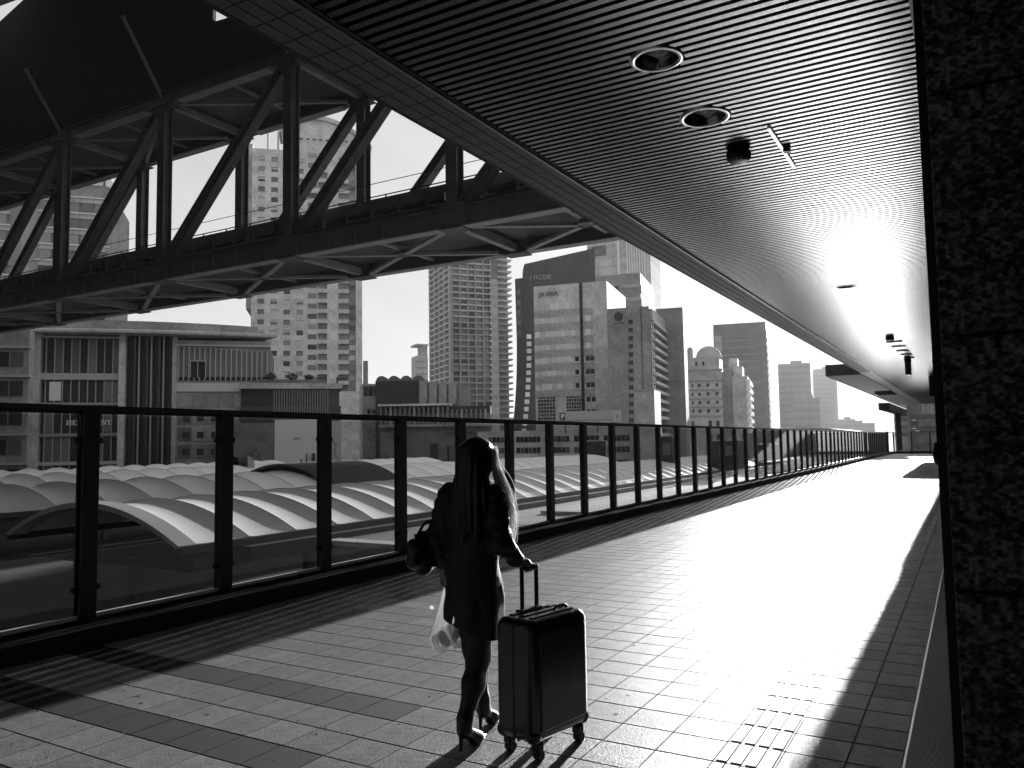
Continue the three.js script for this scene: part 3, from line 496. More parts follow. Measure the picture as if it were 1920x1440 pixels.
{ // domed classical building
  const g = building('domed_building', 'ornate stone building with a round dome and small arched windows', -59.9, -222.1, 11), w = mat.b(0.48);
  const holes = []; for (const y of [16.9, 14.4, 12, 9.6]) for (const x of [-8.2, -6.3, -3.9, -1.4]) holes.push([x - 0.42, y - 0.5, x + 0.42, y + 0.5]); for (const y of [6, 2.2]) for (const x of [-8.4, -3.6, -1.5]) holes.push([x - 0.5, y - 0.8, x + 0.5, y + 0.8]);
  part('window_wall', plate(-9.8, BASE, 0, 21.5, holes, 0.5), w, g); block(g, 'core', -9.7, -0.02, BASE, 21.4, -20, -0.52, w);
  for (const [x0, y0, x1, y1] of holes) cube('window', mat.win, g, x1 - x0, y1 - y0, 0.05, (x0 + x1) / 2, (y0 + y1) / 2, -0.3);
  for (const y of [21.2, 18.2, 15.6, 13.1, 10.7, 8.2]) block(g, 'cornice', -10, 0.25, y, y + 0.3, -3, 0.35, mat.b(0.38));
  block(g, 'attic', -9.4, -0.6, 21.5, 25, -14, -1, w); for (const x of [-7, -5]) { cube('attic_window', mat.win, g, 0.6, 1.2, 0.1, x, 23.2, -0.96); }
  part('dome', new THREE.SphereGeometry(3.7, 28, 12, 0, 6.2832, 0, 1.5708).translate(-3.9, 25, -6), w, g); part('turret', [new THREE.CylinderGeometry(0.8, 0.8, 3, 12).translate(-9, 26, -4), new THREE.SphereGeometry(0.85, 12, 8).translate(-9, 27.6, -4)], w, g);
  for (let k = 0; k < 7; k++) for (let j = 0; j < 2; j++) cube('side_window', WHITEISH[3], g, 0.1, 0.9, 0.7, 0.05, 20 - k * 2.5, -2.4 - j * 3);
  block(g, 'annex', 0, 2.6, BASE, 21, -14, -4, mat.b(0.42)); block(g, 'annex_wall', 2.7, 6.4, BASE, 19.2, -16, -2, w);
  for (let k = 0; k < 9; k++) { block(g, 'balcony', 6.2, 7.6, 17.2 - k * 2.2, 18.2 - k * 2.2, -24, -2.2, M(0.75, 0.4)); block(g, 'balcony_recess', 6.0, 6.9, 18.2 - k * 2.2, 19.3 - k * 2.2, -24, -2.4, M(0.6, 0.4)); }
  block(g, 'stepped_roof', 2.8, 5.4, 19.2, 22.5, -16, -6, mat.b(0.64)); block(g, 'stepped_top', 1.6, 4.0, 22.5, 25, -16, -8, mat.b(0.64));
}
{ // slab tower and the hazy ones behind
  const g = building('slab_tower', 'large dark slab tower with a bright sunlit right side', -158.4, -743.4, 11), w = M(0.2, 0.3, 0, { map: stained }); g.scale.setScalar(2); g.position.y = -1.68;
  block(g, 'wall', -23.5, 0, BASE, 55.3, -40, 0, w); block(g, 'glazed_side', 0, 0.25, BASE, 55.2, -39.9, -0.05, w);
  for (let k = 0; k < 15; k++) { block(g, 'band', -23.3 + 6 * wr(), -0.6 - 8 * wr(), 47 - k * 3.3, 47.5 - k * 3.3, -0.3, 0.08, mat.b(0.32)); block(g, 'side_band', 0.2, 0.5, 50 - k * 3.4, 51 - k * 3.4, -39.5, -0.4, w); }
  block(g, 'panel', -23, -19.8, 42, 50, -0.4, 0.12, mat.b(0.48));
  for (const [n, l, x, z, w_, t, d, v, f] of [['hazy_tower', 'hazy grey tower just right of the slab tower', -333.6, -2053, 76, 186, 120, 0.3, 4], ['hazy_block', 'lower hazy block in front of the hazy grey tower', -260.8, -1700, 50, 82, 72, 0.3, 4], ['pale_tower', 'palest narrow tower fading in the glare', -502.5, -3766, 95, 308, 150, 0.3, 5], ['distant_block', 'low distant block on the bright horizon', -367.6, -3179, 56, 67, 80, 0.25, 4], ['distant_row', 'long low distant row of roofs on the horizon', -264.4, -2787.6, 136, 45, 80, 0.25, 4]]) {
    const b = building(n, l, x, z, 11); block(b, 'wall', -w_, 0, BASE, t, -d, 0, mat.b(v)); block(b, 'roof_room', -w_ * 0.6, -w_ * 0.25, t, t + 2.2 * f, -d * 0.6, -d * 0.2, mat.b(v));
    for (let k = 0; k < Math.min(10, (t / f - 2) / 4); k++) block(b, 'band', -w_ + 0.3, -0.3, t - (3 + k * 4) * f, t - (1.6 + k * 4) * f, -0.4, 0.3, mat.b(v * 0.75)); }
  const a = building('end_block', 'mid grey block past the far end of the walkway', -15.5, -259.5, 0); block(a, 'wall', -3.8, 0, BASE, 8.5, -12, 0, mat.b(0.42)); for (let k = 0; k < 3; k++) block(a, 'band', -3.7, -0.1, 1.5 + k * 2.2, 2.6 + k * 2.2, -0.3, 0.08, mat.b(0.24));
  const c = building('end_building', 'dark building with two white slits closing the view past the end railing', 1.5, -149.9, 0); block(c, 'wall', -10.2, 0, BASE, 5.3, -20, 0, mat.b(0.16)); for (const [x, y] of [[-9.6, 4.3], [-9.7, 2.9], [-9.2, 2.5]]) cube('white_slit', WHITEISH[2], c, 0.7, 0.16, 0.2, x, y, 0.1); block(c, 'band', -9, -0.5, 3.2, 4.4, -0.4, 0.1, mat.b(0.26)); block(c, 'lower_band', -9, -0.5, 0.4, 1.8, -0.4, 0.1, mat.b(0.26));  // slits are plain white bars
  const d = thing('hall_roof', 'low curved hall roof just above the far railing', 'roof', [-28, 1.0, -190]); const s = new THREE.Shape(); s.moveTo(-19, -11); s.lineTo(-19, 1.6); s.quadraticCurveTo(-4, 4.2, 10, 1.2); s.quadraticCurveTo(11.5, 0.8, 11.5, 0); s.lineTo(11.5, -11); s.closePath(); part('shell', new THREE.ExtrudeGeometry(s, { depth: 14, bevelEnabled: false }).translate(0, 0, -14), mat.b(0.26), d);
}
{ // glass office at far left
  const g = building('glass_office', 'tall banded glass office tower behind the truss at far left', -164, -105, 48), w = mat.b(0.54);
  block(g, 'core', -60, 0, BASE, 60.2, -30, -0.4, mat.b(0.35));
  for (let k = 0; k < 19; k++) { const y = 57 - k * 3.6; block(g, 'ledge', -60, 0.4, y, y + 0.28, -0.6, 0.5, M(0.75, 0.5)); block(g, 'spandrel', -60, 0, y - 1.0, y, -0.6, 0.1, w);
    for (let c = 0; c < 9; c++) cube('window', pick(mat.win, mat.winMid, M(0.22, 0.2), M(0.3, 0.25)), g, 2.3, 2.3, 0.08, -1.6 - c * 2.7 - (c > 4 ? 5.8 : 0), y - 2.2, -0.1); }
  part('round_pier', new THREE.CylinderGeometry(3.0, 3.0, 70, 24).translate(-16.4, 24, -1.2), mat.b(0.42), g);
  block(g, 'roof_frame', -14, -0.6, 60.2, 63.5, -10, -0.2, WHITEISH[0]); for (let i = 0; i < 5; i++) cube('roof_post', mat.trussDark, g, 0.3, 3.4, 0.4, -13 + i * 3, 61.9, -0.1);
}
{ // shopping complex: glass hall, dark ribbed tower, finned wing, sweeping roof
  const g = building('shopping_complex', 'large shopping complex with a glass hall, dark ribbed stair tower and sweeping curved roof', -88.2, -82, 45), w = mat.b(0.48);
  block(g, 'core', -45, -0.2, BASE, 16.8, -26, -1.2, mat.b(0.19));
  block(g, 'left_pier', -31.6, -30.0, BASE, 17.6, -1.2, 0.4, w); block(g, 'right_pier', -20.2, -19.4, BASE, 17.6, -1.2, 0.5, mat.b(0.67));
  for (let c = 0; c < 9; c++) { const x = -29.4 + c * 1.04; for (const [y0, y1] of [[12.2, 16.9], [8.2, 11.0], [3.9, 7.6], [0.0, 3.3], [-4, -0.6]]) cube('glass_pane', pick(mat.win, mat.win, mat.winMid, M(0.2, 0.15)), g, 0.98, y1 - y0, 0.06, x + 0.5, (y0 + y1) / 2, -0.25); block(g, 'mullion', x - 0.05, x + 0.05, -8, 17.0, -0.5, -0.05, M(0.42, 0.5)); }
  for (const [y, h, v] of [[17.0, 0.25, 0.5], [11.2, 0.9, 0.45], [7.7, 0.35, 0.3], [3.4, 0.4, 0.3], [-0.5, 0.45, 0.5]]) block(g, 'transom', -30, -20.1, y, y + h, -0.6, 0.1, M(v, 0.6));
  block(g, 'bright_panel', -28.9, -27.5, 8.3, 10.9, -0.2, 0.02, WHITEISH[0]);
  lettering('HERBIS ENT', 0.66, serif, M(0.85, 0.5), g, -26.7, 4.95, 0.15);
  for (let c = 0; c < 4; c++) { part('dark_drum', new THREE.CylinderGeometry(0.72, 0.72, 28, 14).translate(-18.5 + c * 1.6, 4, -0.8), M(0.03, 0.3), g); block(g, 'tower_fin', -17.75 + c * 1.6, -17.6 + c * 1.6, BASE, 18, -0.8, 0.2, M(0.4, 0.45)); }
  block(g, 'tower_pier', -13.3, -12.7, BASE, 18, -1, 0.3, w);
  block(g, 'wing_wall', -12.7, 0, BASE, 17, -1.1, -0.3, mat.b(0.45)); block(g, 'light_strip', -12.7, -0.1, 9.6, 10.8, -0.5, 0.0, M(0.6, 0.5));
  for (let c = 0; c < 18; c++) { block(g, 'fin', -12.6 + c * 0.71, -12.48 + c * 0.71, 11.2, 16.2 - 0.05 * c, -0.3, 0.25, M(0.5, 0.5)); cube('fin_panel', mat.b(0.3 + 0.06 * wr()), g, 0.56, 4.0, 0.06, -12.2 + c * 0.71, 13.9 - 0.03 * c, -0.25); cube('vent_slot', mat.win, g, 0.56, 0.5, 0.08, -12.2 + c * 0.71, 11.45, -0.2); }
  block(g, 'top_cap', -12.8, 0.1, 16.1, 16.35, -0.5, 0.35, M(0.55, 0.5)); const ow = block(g, 'wing_window', -10.9, -8.8, 11.6, 13.9, -0.3, 0.3, mat.win); 
  part('window_frame', [bx(2.2, 0.12, 0.1, -9.85, 13.95, 0.32), bx(0.1, 2.4, 0.1, -10.9, 12.75, 0.32), bx(0.1, 2.4, 0.1, -8.85, 12.75, 0.32), bx(0.08, 2.4, 0.1, -9.9, 12.75, 0.32)], M(0.55, 0.5), ow);
  for (let c = 0; c < 6; c++) for (let r = 0; r < 4; r++) { cube('wall_panel', mat.b(pick(0.22, 0.3, 0.4, 0.5)), g, 1.75, 1.9, 0.1, -11.6 + c * 1.9, 8.3 - r * 2.4, -0.24); if (r > 0 && c < 5) cube('small_window', mat.win, g, 0.9, 0.9, 0.08, -11.4 + c * 1.9, 8.2 - r * 2.4, -0.16); }
  const sh = new THREE.Shape(); sh.moveTo(-40, -22); sh.lineTo(-38, 0.5); sh.quadraticCurveTo(-20, 4.2, 0.6, 0.2); sh.lineTo(-2, -6); sh.lineTo(-4, -22); sh.closePath();
  part('sweeping_roof', new THREE.ExtrudeGeometry(sh, { depth: 0.3, bevelEnabled: true, bevelSize: 0.3, bevelThickness: 0.15, bevelSegments: 2 }).rotateX(Math.PI / 2).translate(0, 17.9, 0), mat.b(0.55), g);
  const up = new THREE.Shape(); up.moveTo(-36, -20); up.lineTo(-34, -1); up.quadraticCurveTo(-16, 2.5, -2, -3); up.lineTo(-4, -20); up.closePath();
  part('upper_drum', new THREE.ExtrudeGeometry(up, { depth: 1.3, bevelEnabled: false }).rotateX(Math.PI / 2).translate(0, 19.5, 0), mat.b(0.32), g);
  const l = building('banded_shop', 'low banded shop front with dark windows at the far left edge', -92.4, -50, 48); block(l, 'wall', -22, 0, BASE, 15.3, -2, 0, mat.b(0.35));
  for (let k = 0; k < 6; k++) { const y = 13.2 - k * 3.3; block(l, 'ledge', -22, 0.3, y, y + 0.16, -0.4, 0.4, M(0.55, 0.5)); for (let c = 0; c < 6; c++) cube('window', pick(mat.win, mat.win, mat.winMid), l, 1.3, 1.7, 0.08, -1.2 - c * 1.45, y - 1.3, 0.03); }
}
{ // mural wall and the terrace above it
  const g = building('mural_building', 'low building with a pale mural wall and a dark terrace above', -73.4, -80.8, 45), w = mat.b(0.22);
  block(g, 'wall', -16, 0, BASE, 4.7, -10, 0, w); block(g, 'pale_panel', -8.6, -3.1, -4, 5.1, -0.3, 0.15, M(0.82, 0.6)); block(g, 'right_panel', -2.2, 0, -4, 4.9, -0.3, 0.12, M(0.5, 0.6));
  const ink = M(0.05, 0.7), fl = []; for (let i = 0; i < 3; i++) for (let k = 0; k < 6 + i * 4; k++) { const a = k / (6 + i * 4) * 6.283 + i, r = 0.25 + i * 0.28; fl.push(new THREE.CylinderGeometry(0.075, 0.075, 0.04, 6).rotateX(Math.PI / 2).translate(-10.3 + r * Math.cos(a), 3.0 + r * Math.sin(a), 0.03)); }
  const f = part('flower_print', fl, ink, g); f.userData.kind = 'stuff';
  part('stem_print', tube([V(-11.8, -1, 0.03), V(-11.4, 0.9, 0.03), V(-11, 1.2, 0.03), V(-10.5, 0.6, 0.03), V(-10.5, -0.6, 0.03), V(-9.9, -1.9, 0.03)], 0.06, 24, 5), ink, g);
  part('line_print', tube([V(-1.9, -1.5, 0.14), V(-1.6, -0.2, 0.14), V(-2.0, 0.6, 0.14), V(-1.5, 1.6, 0.14), V(-1.2, 2.2, 0.14), V(-0.7, 1.6, 0.14), V(-0.9, 0.4, 0.14), V(-0.4, -0.2, 0.14), V(-0.8, -1.5, 0.14)], 0.05, 40, 5), M(0.2, 0.7), g);
  for (const [x, y, h] of [[-5.2, -0.6, 0.9], [-4.5, -0.2, 1.6], [-6.2, -1.2, 0.5]]) part('leaf_print', bx(0.16, h, 0.04, x, y, 0.17).rotateZ(0), ink, g); part('dark_post', bx(0.4, 2.4, 0.3, -3.6, -0.6, 0.32), ink, g); part('word_print', bx(0.9, 0.3, 0.03, -5.8, 2.6, 0.17), M(0.4, 0.6), g);
  const t = building('terrace_building', 'dark terrace storey with vertical slats above the mural wall', -80, -88, 45); block(t, 'wall', -14, 0, BASE, 7.4, -8, 0, M(0.04, 0.5)); block(t, 'parapet', -14.2, 0.2, 9.9, 10.7, -8, 0.4, mat.b(0.48)); block(t, 'recess', -14, -0.2, 7.4, 9.9, -6, -0.6, mat.win);
  for (let i = 0; i < 22; i++) block(t, 'slat', -9.5 + i * 0.36, -9.38 + i * 0.36, 5.2 - (i % 7) * 0.1, 9.8, 0, 0.12, M(0.25, 0.5)); block(t, 'planter', -12, -2, 10.7, 11.3, -2.4, -0.4, mat.b(0.19));
  const shrub = (label, x, y, z, s, seed) => { const h = thing('terrace_shrub', label, 'shrub', [x, y, z], 0, 'shrubs on the terrace'); const r = rng(seed), L = []; for (let i = 0; i < 160; i++) { const a = r() * 6.28, b = Math.acos(2 * r() - 1), q = s * (0.5 + 0.5 * r()); L.push(new THREE.PlaneGeometry(0.28, 0.16).rotateX(r() * 3).rotateY(r() * 6).translate(q * Math.sin(b) * Math.cos(a), s * 0.6 + q * 0.7 * Math.cos(b), q * Math.sin(b) * Math.sin(a))); } const lf = part('foliage', L, M(0.05, 0.8), h); lf.userData.kind = 'stuff'; part('stem', new THREE.CylinderGeometry(0.04, 0.06, s, 6).translate(0, s * 0.4, 0), mat.trussDark, h); };
  shrub('left dark shrub on the terrace parapet', -87.5, 11.2, -81.5, 0.8, 3); shrub('middle dark shrub on the terrace parapet', -85.5, 11.2, -83.6, 0.95, 4); shrub('right dark shrub on the terrace parapet', -83.8, 11.2, -85.4, 0.7, 5);
}
{ // mid distance: low blocks between the hotel and the grid tower
  const a = building('low_block', 'small grey block with a row of dark top windows right of the hotel tower', -98.4, -120.5, 45); block(a, 'wall', -4.2, 0, BASE, 13.4, -8, 0, mat.b(0.42)); for (let i = 0; i < 4; i++) cube('window', mat.win, a, 0.85, 1.9, 0.1, -3.6 + i * 1.0, 12, 0.04); block(a, 'chimney', -3.6, -2.7, 13.4, 18.4, -6, -5, mat.b(0.32)); for (let i = 0; i < 3; i++) cube('small_window', mat.win, a, 0.5, 0.8, 0.1, -3 + i, 8, 0.04);
  const b = building('barrel_roof_hall', 'dark hall topped with a row of barrel roofs', -78, -117, 30); block(b, 'wall', -15.5, -7.6, BASE, 13.0, -14, -1, M(0.05, 0.6, 0, { map: stained }));
  for (let i = 0; i < 4; i++) part('barrel_roof', new THREE.CylinderGeometry(1.0, 1.0, 13, 16, 1, false, 0, Math.PI).rotateZ(Math.PI / 2).rotateY(Math.PI / 2).translate(-14.4 + i * 2.2, 12.9, -7.5), mat.b(0.19), b);
  for (let i = 0; i < 4; i++) { block(b, 'bay', -7.6 + i * 1.75, -6.2 + i * 1.75, 8.6, 12.9 - i * 0.2, -8, -0.6, mat.b(0.42)); } block(b, 'bay_wall', -7.6, -0.6, BASE, 12.4, -10, -1.2, mat.b(0.26)); block(b, 'end_bay', -0.6, 1.2, BASE, 12, -8, -1, mat.b(0.32));
  const c = building('colonnade_building', 'long low building with a colonnade of narrow openings', -66.3, -100, 30); block(c, 'wall', -12.8, 4, BASE, 6.2, -8, -0.5, mat.b(0.21)); block(c, 'cornice', -13, -2, 7.4, 7.7, -4, 0.3, mat.b(0.72)); block(c, 'attic', -12.8, 4, 4.6, 7.3, -8, -1.0, mat.win);
  for (let i = 0; i < 23; i++) block(c, 'column', -12.7 + i * 0.72, -12.4 + i * 0.72, 4.6, 7.3 - (i > 14 ? 0.5 : 0), -0.9, 0.0, mat.b(i % 5 === 2 ? 0.42 : 0.22)); block(c, 'base_band', -12.9, 4.1, 4.2, 4.6, -1, 0.2, mat.b(0.38)); block(c, 'doorway', -5.2, -4.0, -2, 1.6, -0.6, -0.4, mat.win); block(c, 'door_leaf', -2.6, -2.3, -2, 1.3, -0.6, -0.4, mat.win); for (let i = 0; i < 9; i++) cube('small_vent', mat.win, c, 0.25, 0.3, 0.1, -2.4 + i * 0.5, 3.2, -0.44);
  const d = building('ribbon_office', 'low white office with two dark ribbon windows behind the railing', -39.6, -101.8, 11); d.scale.setScalar(0.8214); d.position.y = 0.3; block(d, 'wall', -28, 0, BASE, 3.6, -16, 0, mat.b(0.64));
  for (const y of [2.1, 0.2]) for (let i = 0; i < 34; i++) { if (i % 7 === 6) continue; cube('window', pick(mat.win, mat.win, mat.winMid), d, 0.64, 0.95, 0.1, -25.6 + i * 0.74, y, 0.04); }
  block(d, 'canopy', -26, -9, -1.35, -1.1, 0, 1.6, mat.b(0.72)); block(d, 'shop_front', -25, -1, -4, -1.5, -0.4, 0.06, M(0.09, 0.4)); for (let i = 0; i < 9; i++) block(d, 'pilaster', -24 + i * 2.6, -23.6 + i * 2.6, -5, -1.4, 0, 0.3, mat.b(0.48));
  const e = thing('billboard', 'dark framed billboard in front of the low white office', 'sign', [-44.8, 0.3, -99.7], 11 * RAD); e.scale.setScalar(0.8214); part('panel', bx(4.2, 5.6, 0.3, 0, -1.2, 0), M(0.06, 0.3), e); part('frame', [bx(4.4, 0.16, 0.36, 0, 1.68, 0), bx(0.2, 5.6, 0.36, 2.2, -1.2, 0)], M(0.6, 0.5), e); part('support', bx(0.4, 6, 0.4, 0, -7, -0.2), mat.trussDark, e);
  const p = thing('parking_sign', 'long pale roof sign with a white P on a dark square', 'sign', [-41.3, 0.3, -100.95], 11 * RAD); p.scale.setScalar(0.8214); part('board', bx(10.6, 1.75, 0.4, -5.3, 5.85, 0), M(0.5, 0.6), p); part('end_panel', bx(1.3, 2.0, 0.5, -0.55, 5.75, 0.04), M(0.62, 0.6), p); part('end_mark', bx(0.12, 0.7, 0.05, -0.45, 5.7, 0.33), M(0.1, 0.6), p);
  const sq = part('symbol_square', bx(0.95, 1.2, 0.06, -9.9, 5.9, 0.24), M(0.06, 0.5), p); lettering('P', 0.85, font, M(0.85, 0.5), sq, -10.2, 5.48, 0.28, 'letter'); part('underline', bx(8.6, 0.1, 0.06, -5.4, 5.12, 0.22), M(0.2, 0.5), p); part('light_edge', bx(10, 0.14, 0.5, -5.4, 4.9, 0.02), M(0.7, 0.5), p); for (let i = 0; i < 4; i++) part('support', bx(0.2, 2, 0.2, -9.5 + i * 2.8, 4.0, -0.1), mat.trussDark, p);
}

/* ------------------------------------------------ people and luggage */
function nets(f, lo, hi, h) { // surface nets over a signed distance field (inside negative)
  const n = [0, 1, 2].map(i => Math.ceil((hi[i] - lo[i]) / h) + 1), [nx, ny, nz] = n, val = new Float32Array(nx * ny * nz);
  const id = (i, j, k) => (k * ny + j) * nx + i;
  for (let k = 0; k < nz; k++) for (let j = 0; j < ny; j++) for (let i = 0; i < nx; i++) val[id(i, j, k)] = f(lo[0] + i * h, lo[1] + j * h, lo[2] + k * h);
  const vid = new Int32Array(nx * ny * nz).fill(-1), P = [], I = [];
  const C = []; for (let c = 0; c < 8; c++) C.push([c & 1, (c >> 1) & 1, c >> 2]);
  const E = [[0, 1], [2, 3], [4, 5], [6, 7], [0, 2], [1, 3], [4, 6], [5, 7], [0, 4], [1, 5], [2, 6], [3, 7]];
  for (let k = 0; k < nz - 1; k++) for (let j = 0; j < ny - 1; j++) for (let i = 0; i < nx - 1; i++) {
    let m = 0; const v = C.map((c, q) => { const x = val[id(i + c[0], j + c[1], k + c[2])]; if (x < 0) m |= 1 << q; return x; });
    if (m === 0 || m === 255) continue;
    let s = [0, 0, 0], t = 0;
    for (const [a, b] of E) if ((v[a] < 0) !== (v[b] < 0)) { const u = v[a] / (v[a] - v[b]); for (let q = 0; q < 3; q++) s[q] += C[a][q] + u * (C[b][q] - C[a][q]); t++; }
    vid[id(i, j, k)] = P.length / 3; P.push(lo[0] + (i + s[0] / t) * h, lo[1] + (j + s[1] / t) * h, lo[2] + (k + s[2] / t) * h);
  }
  const quad = (a, b, c, d, flip) => { if (a < 0 || b < 0 || c < 0 || d < 0) return; flip ? I.push(a, c, b, a, d, c) : I.push(a, b, c, a, c, d); };
  for (let k = 1; k < nz - 1; k++) for (let j = 1; j < ny - 1; j++) for (let i = 1; i < nx - 1; i++) {
    const a = val[id(i, j, k)] < 0;
    if (a !== (val[id(i + 1, j, k)] < 0)) quad(vid[id(i, j - 1, k - 1)], vid[id(i, j, k - 1)], vid[id(i, j, k)], vid[id(i, j - 1, k)], !a);
    if (a !== (val[id(i, j + 1, k)] < 0)) quad(vid[id(i - 1, j, k - 1)], vid[id(i, j, k - 1)], vid[id(i, j, k)], vid[id(i - 1, j, k)], a);
    if (a !== (val[id(i, j, k + 1)] < 0)) quad(vid[id(i - 1, j - 1, k)], vid[id(i, j - 1, k)], vid[id(i, j, k)], vid[id(i - 1, j, k)], !a);
  }
  const g = new THREE.BufferGeometry(); g.setAttribute('position', new THREE.Float32BufferAttribute(P, 3)); g.setIndex(I); g.computeVertexNormals(); return g;
}
const smin = (a, b, k) => { const h = Math.max(k - Math.abs(a - b), 0) / k; return Math.min(a, b) - h * h * k * 0.25; };
function cap(x, y, z, a, b, ra, rb) { // distance to a tapered capsule
  const bx_ = b[0] - a[0], by = b[1] - a[1], bz = b[2] - a[2], px = x - a[0], py = y - a[1], pz = z - a[2];
  const t = Math.max(0, Math.min(1, (px * bx_ + py * by + pz * bz) / (bx_ * bx_ + by * by + bz * bz)));
  return Math.hypot(px - t * bx_, py - t * by, pz - t * bz) - (ra + (rb - ra) * t);
}
const ell = (x, y, z, c, r) => { const k = Math.hypot((x - c[0]) / r[0], (y - c[1]) / r[1], (z - c[2]) / r[2]); return (k - 1) * Math.min(...r); };
function chain(x, y, z, list, k) { let d = 9; for (const [a, b, ra, rb] of list) d = smin(d, cap(x, y, z, a, b, ra, rb), k); return d; }
const lerpAt = (tab, y) => { if (y >= tab[0][0]) return tab[0]; for (let i = 1; i < tab.length; i++) if (y >= tab[i][0]) { const t = (y - tab[i][0]) / (tab[i - 1][0] - tab[i][0]), s = t * t * (3 - 2 * t); return tab[i].map((v, q) => v + (tab[i - 1][q] - v) * (q ? s : t)); } return tab[tab.length - 1]; };
const cloth = new THREE.MeshPhysicalMaterial({ roughness: 0.6, sheen: 1, sheenRoughness: 0.35 }); cloth.color.setRGB(0.004, 0.004, 0.004); cloth.sheenColor.setRGB(0.25, 0.25, 0.25);
const skin = M(0.28, 0.55), leather = M(0.005, 0.3), tights = M(0.004, 0.6);
const hairMat = M(0.006, 0.4), strandMat = new THREE.MeshPhysicalMaterial({ transmission: 0.55, roughness: 0.75, thickness: 0, side: THREE.DoubleSide }); strandMat.color.setRGB(0.6, 0.6, 0.6);  // strands far paler than the hair, standing in for rim light

{ // the woman: local x to her right, -z the way she walks
  const g = thing('person', 'person with long hair in a dark knee length coat and heeled boots pulling a suitcase', 'person', [-2.47, 0, -3.77], -5 * RAD);
  const rw = [0.212, 1.0, -0.19], lw = [-0.292, 0.955, -0.12];
  const legs = [[[0.025, 0.88, -0.1], [0.0, 0.475, -0.075], 0.085, 0.058], [[0.0, 0.475, -0.075], [-0.006, 0.34, -0.03], 0.058, 0.057], [[-0.006, 0.34, -0.03], [-0.015, 0.14, 0.045], 0.057, 0.034],
    [[-0.145, 0.88, -0.1], [-0.135, 0.48, -0.2], 0.085, 0.058], [[-0.135, 0.48, -0.2], [-0.13, 0.34, -0.22], 0.058, 0.056], [[-0.13, 0.34, -0.22], [-0.125, 0.14, -0.265], 0.056, 0.034]];
  const bodyF = (x, y, z) => {
    let d = chain(x, y, z, legs, 0.04);
    d = smin(d, ell(x, y, z, [-0.06, 0.92, -0.1], [0.155, 0.13, 0.11]), 0.06); d = smin(d, ell(x, y, z, [-0.06, 1.22, -0.1], [0.135, 0.2, 0.09]), 0.08);
    d = smin(d, cap(x, y, z, [-0.045, 1.4, -0.1], [-0.028, 1.5, -0.105], 0.055, 0.048), 0.04);
    d = smin(d, chain(x, y, z, [[[0.1, 1.375, -0.1], [0.165, 1.12, -0.075], 0.05, 0.04], [[0.165, 1.12, -0.075], rw, 0.04, 0.027], [[-0.22, 1.375, -0.1], [-0.3, 1.13, -0.07], 0.05, 0.04], [[-0.3, 1.13, -0.07], lw, 0.04, 0.027]], 0.03), 0.05);
    let hd = ell(x, y, z, [-0.02, 1.595, -0.115], [0.074, 0.108, 0.092]); // head with jaw, nose, brow
    hd = smin(hd, ell(x, y, z, [-0.02, 1.53, -0.15], [0.05, 0.05, 0.055]), 0.04); hd = smin(hd, ell(x, y, z, [-0.02, 1.575, -0.21], [0.012, 0.022, 0.02]), 0.02);
    hd = smin(hd, ell(x, y, z, [-0.02, 1.535, -0.198], [0.022, 0.007, 0.012]), 0.01); for (const s of [-1, 1]) { hd = smin(hd, ell(x, y, z, [-0.02 + s * 0.075, 1.58, -0.115], [0.012, 0.03, 0.018]), 0.01); hd = Math.max(hd, -ell(x, y, z, [-0.02 + s * 0.03, 1.598, -0.208], [0.016, 0.01, 0.014])); }
    return smin(d, hd, 0.03);
  };
  const bodyG = nets(bodyF, [-0.42, 0.08, -0.42], [0.32, 1.72, 0.14], 0.012);
  // hands: palm and five fingers each
  const handG = (w, palm, dirs, curl, lo, hi) => nets((x, y, z) => {
    let d = chain(x, y, z, [[w, palm, 0.026, 0.03]], 0.02);
    for (const f of dirs) d = smin(d, chain(x, y, z, f, 0.006), 0.008); return d;
  }, lo, hi, 0.0035);
  // right hand closed over the suitcase grip, which runs from front to back at y 0.965
  const gy = 0.968, gx = 0.236, rf = [0, 1, 2, 3].map(i => { const z = -0.262 + i * 0.019, r = [0.0085, 0.009, 0.009, 0.0075][i]; return [[[gx - 0.012, gy + 0.02, z], [gx + 0.014, gy + 0.014, z - 0.002], r, r], [[gx + 0.014, gy + 0.014, z - 0.002], [gx + 0.018, gy - 0.008, z], r, r * 0.95], [[gx + 0.018, gy - 0.008, z], [gx + 0.002, gy - 0.02, z + 0.001], r * 0.95, r * 0.8]]; });
  const thumb = [[[gx - 0.022, gy + 0.008, -0.235], [gx - 0.02, gy - 0.01, -0.262], 0.011, 0.0095], [[gx - 0.02, gy - 0.01, -0.262], [gx - 0.004, gy - 0.02, -0.278], 0.0095, 0.008]];
  const rh = handG(rw, [gx - 0.012, gy + 0.02, -0.232], [...rf, thumb], 0, [0.16, 0.92, -0.31], [0.3, 1.06, -0.15]);
  const lp = [-0.292, 0.885, -0.128], lf = [0, 1, 2, 3].map(i => { const z = -0.158 + i * 0.019, r = [0.0085, 0.009, 0.009, 0.0075][i], l = [0.03, 0.034, 0.032, 0.026][i]; return [[[lp[0] - 0.006, lp[1] - 0.01, z], [lp[0] - 0.004, lp[1] - 0.01 - l, z], r, r], [[lp[0] - 0.004, lp[1] - 0.01 - l, z], [lp[0] + 0.02, lp[1] - 0.02 - l, z], r, r], [[lp[0] + 0.02, lp[1] - 0.02 - l, z], [lp[0] + 0.028, lp[1] + 0.002 - l, z], r, r * 0.8]]; });
  const lt = [[[lp[0] + 0.006, lp[1] + 0.02, -0.155], [lp[0] + 0.018, lp[1] - 0.012, -0.168], 0.011, 0.0095], [[lp[0] + 0.018, lp[1] - 0.012, -0.168], [lp[0] + 0.026, lp[1] - 0.03, -0.16], 0.0095, 0.008]];
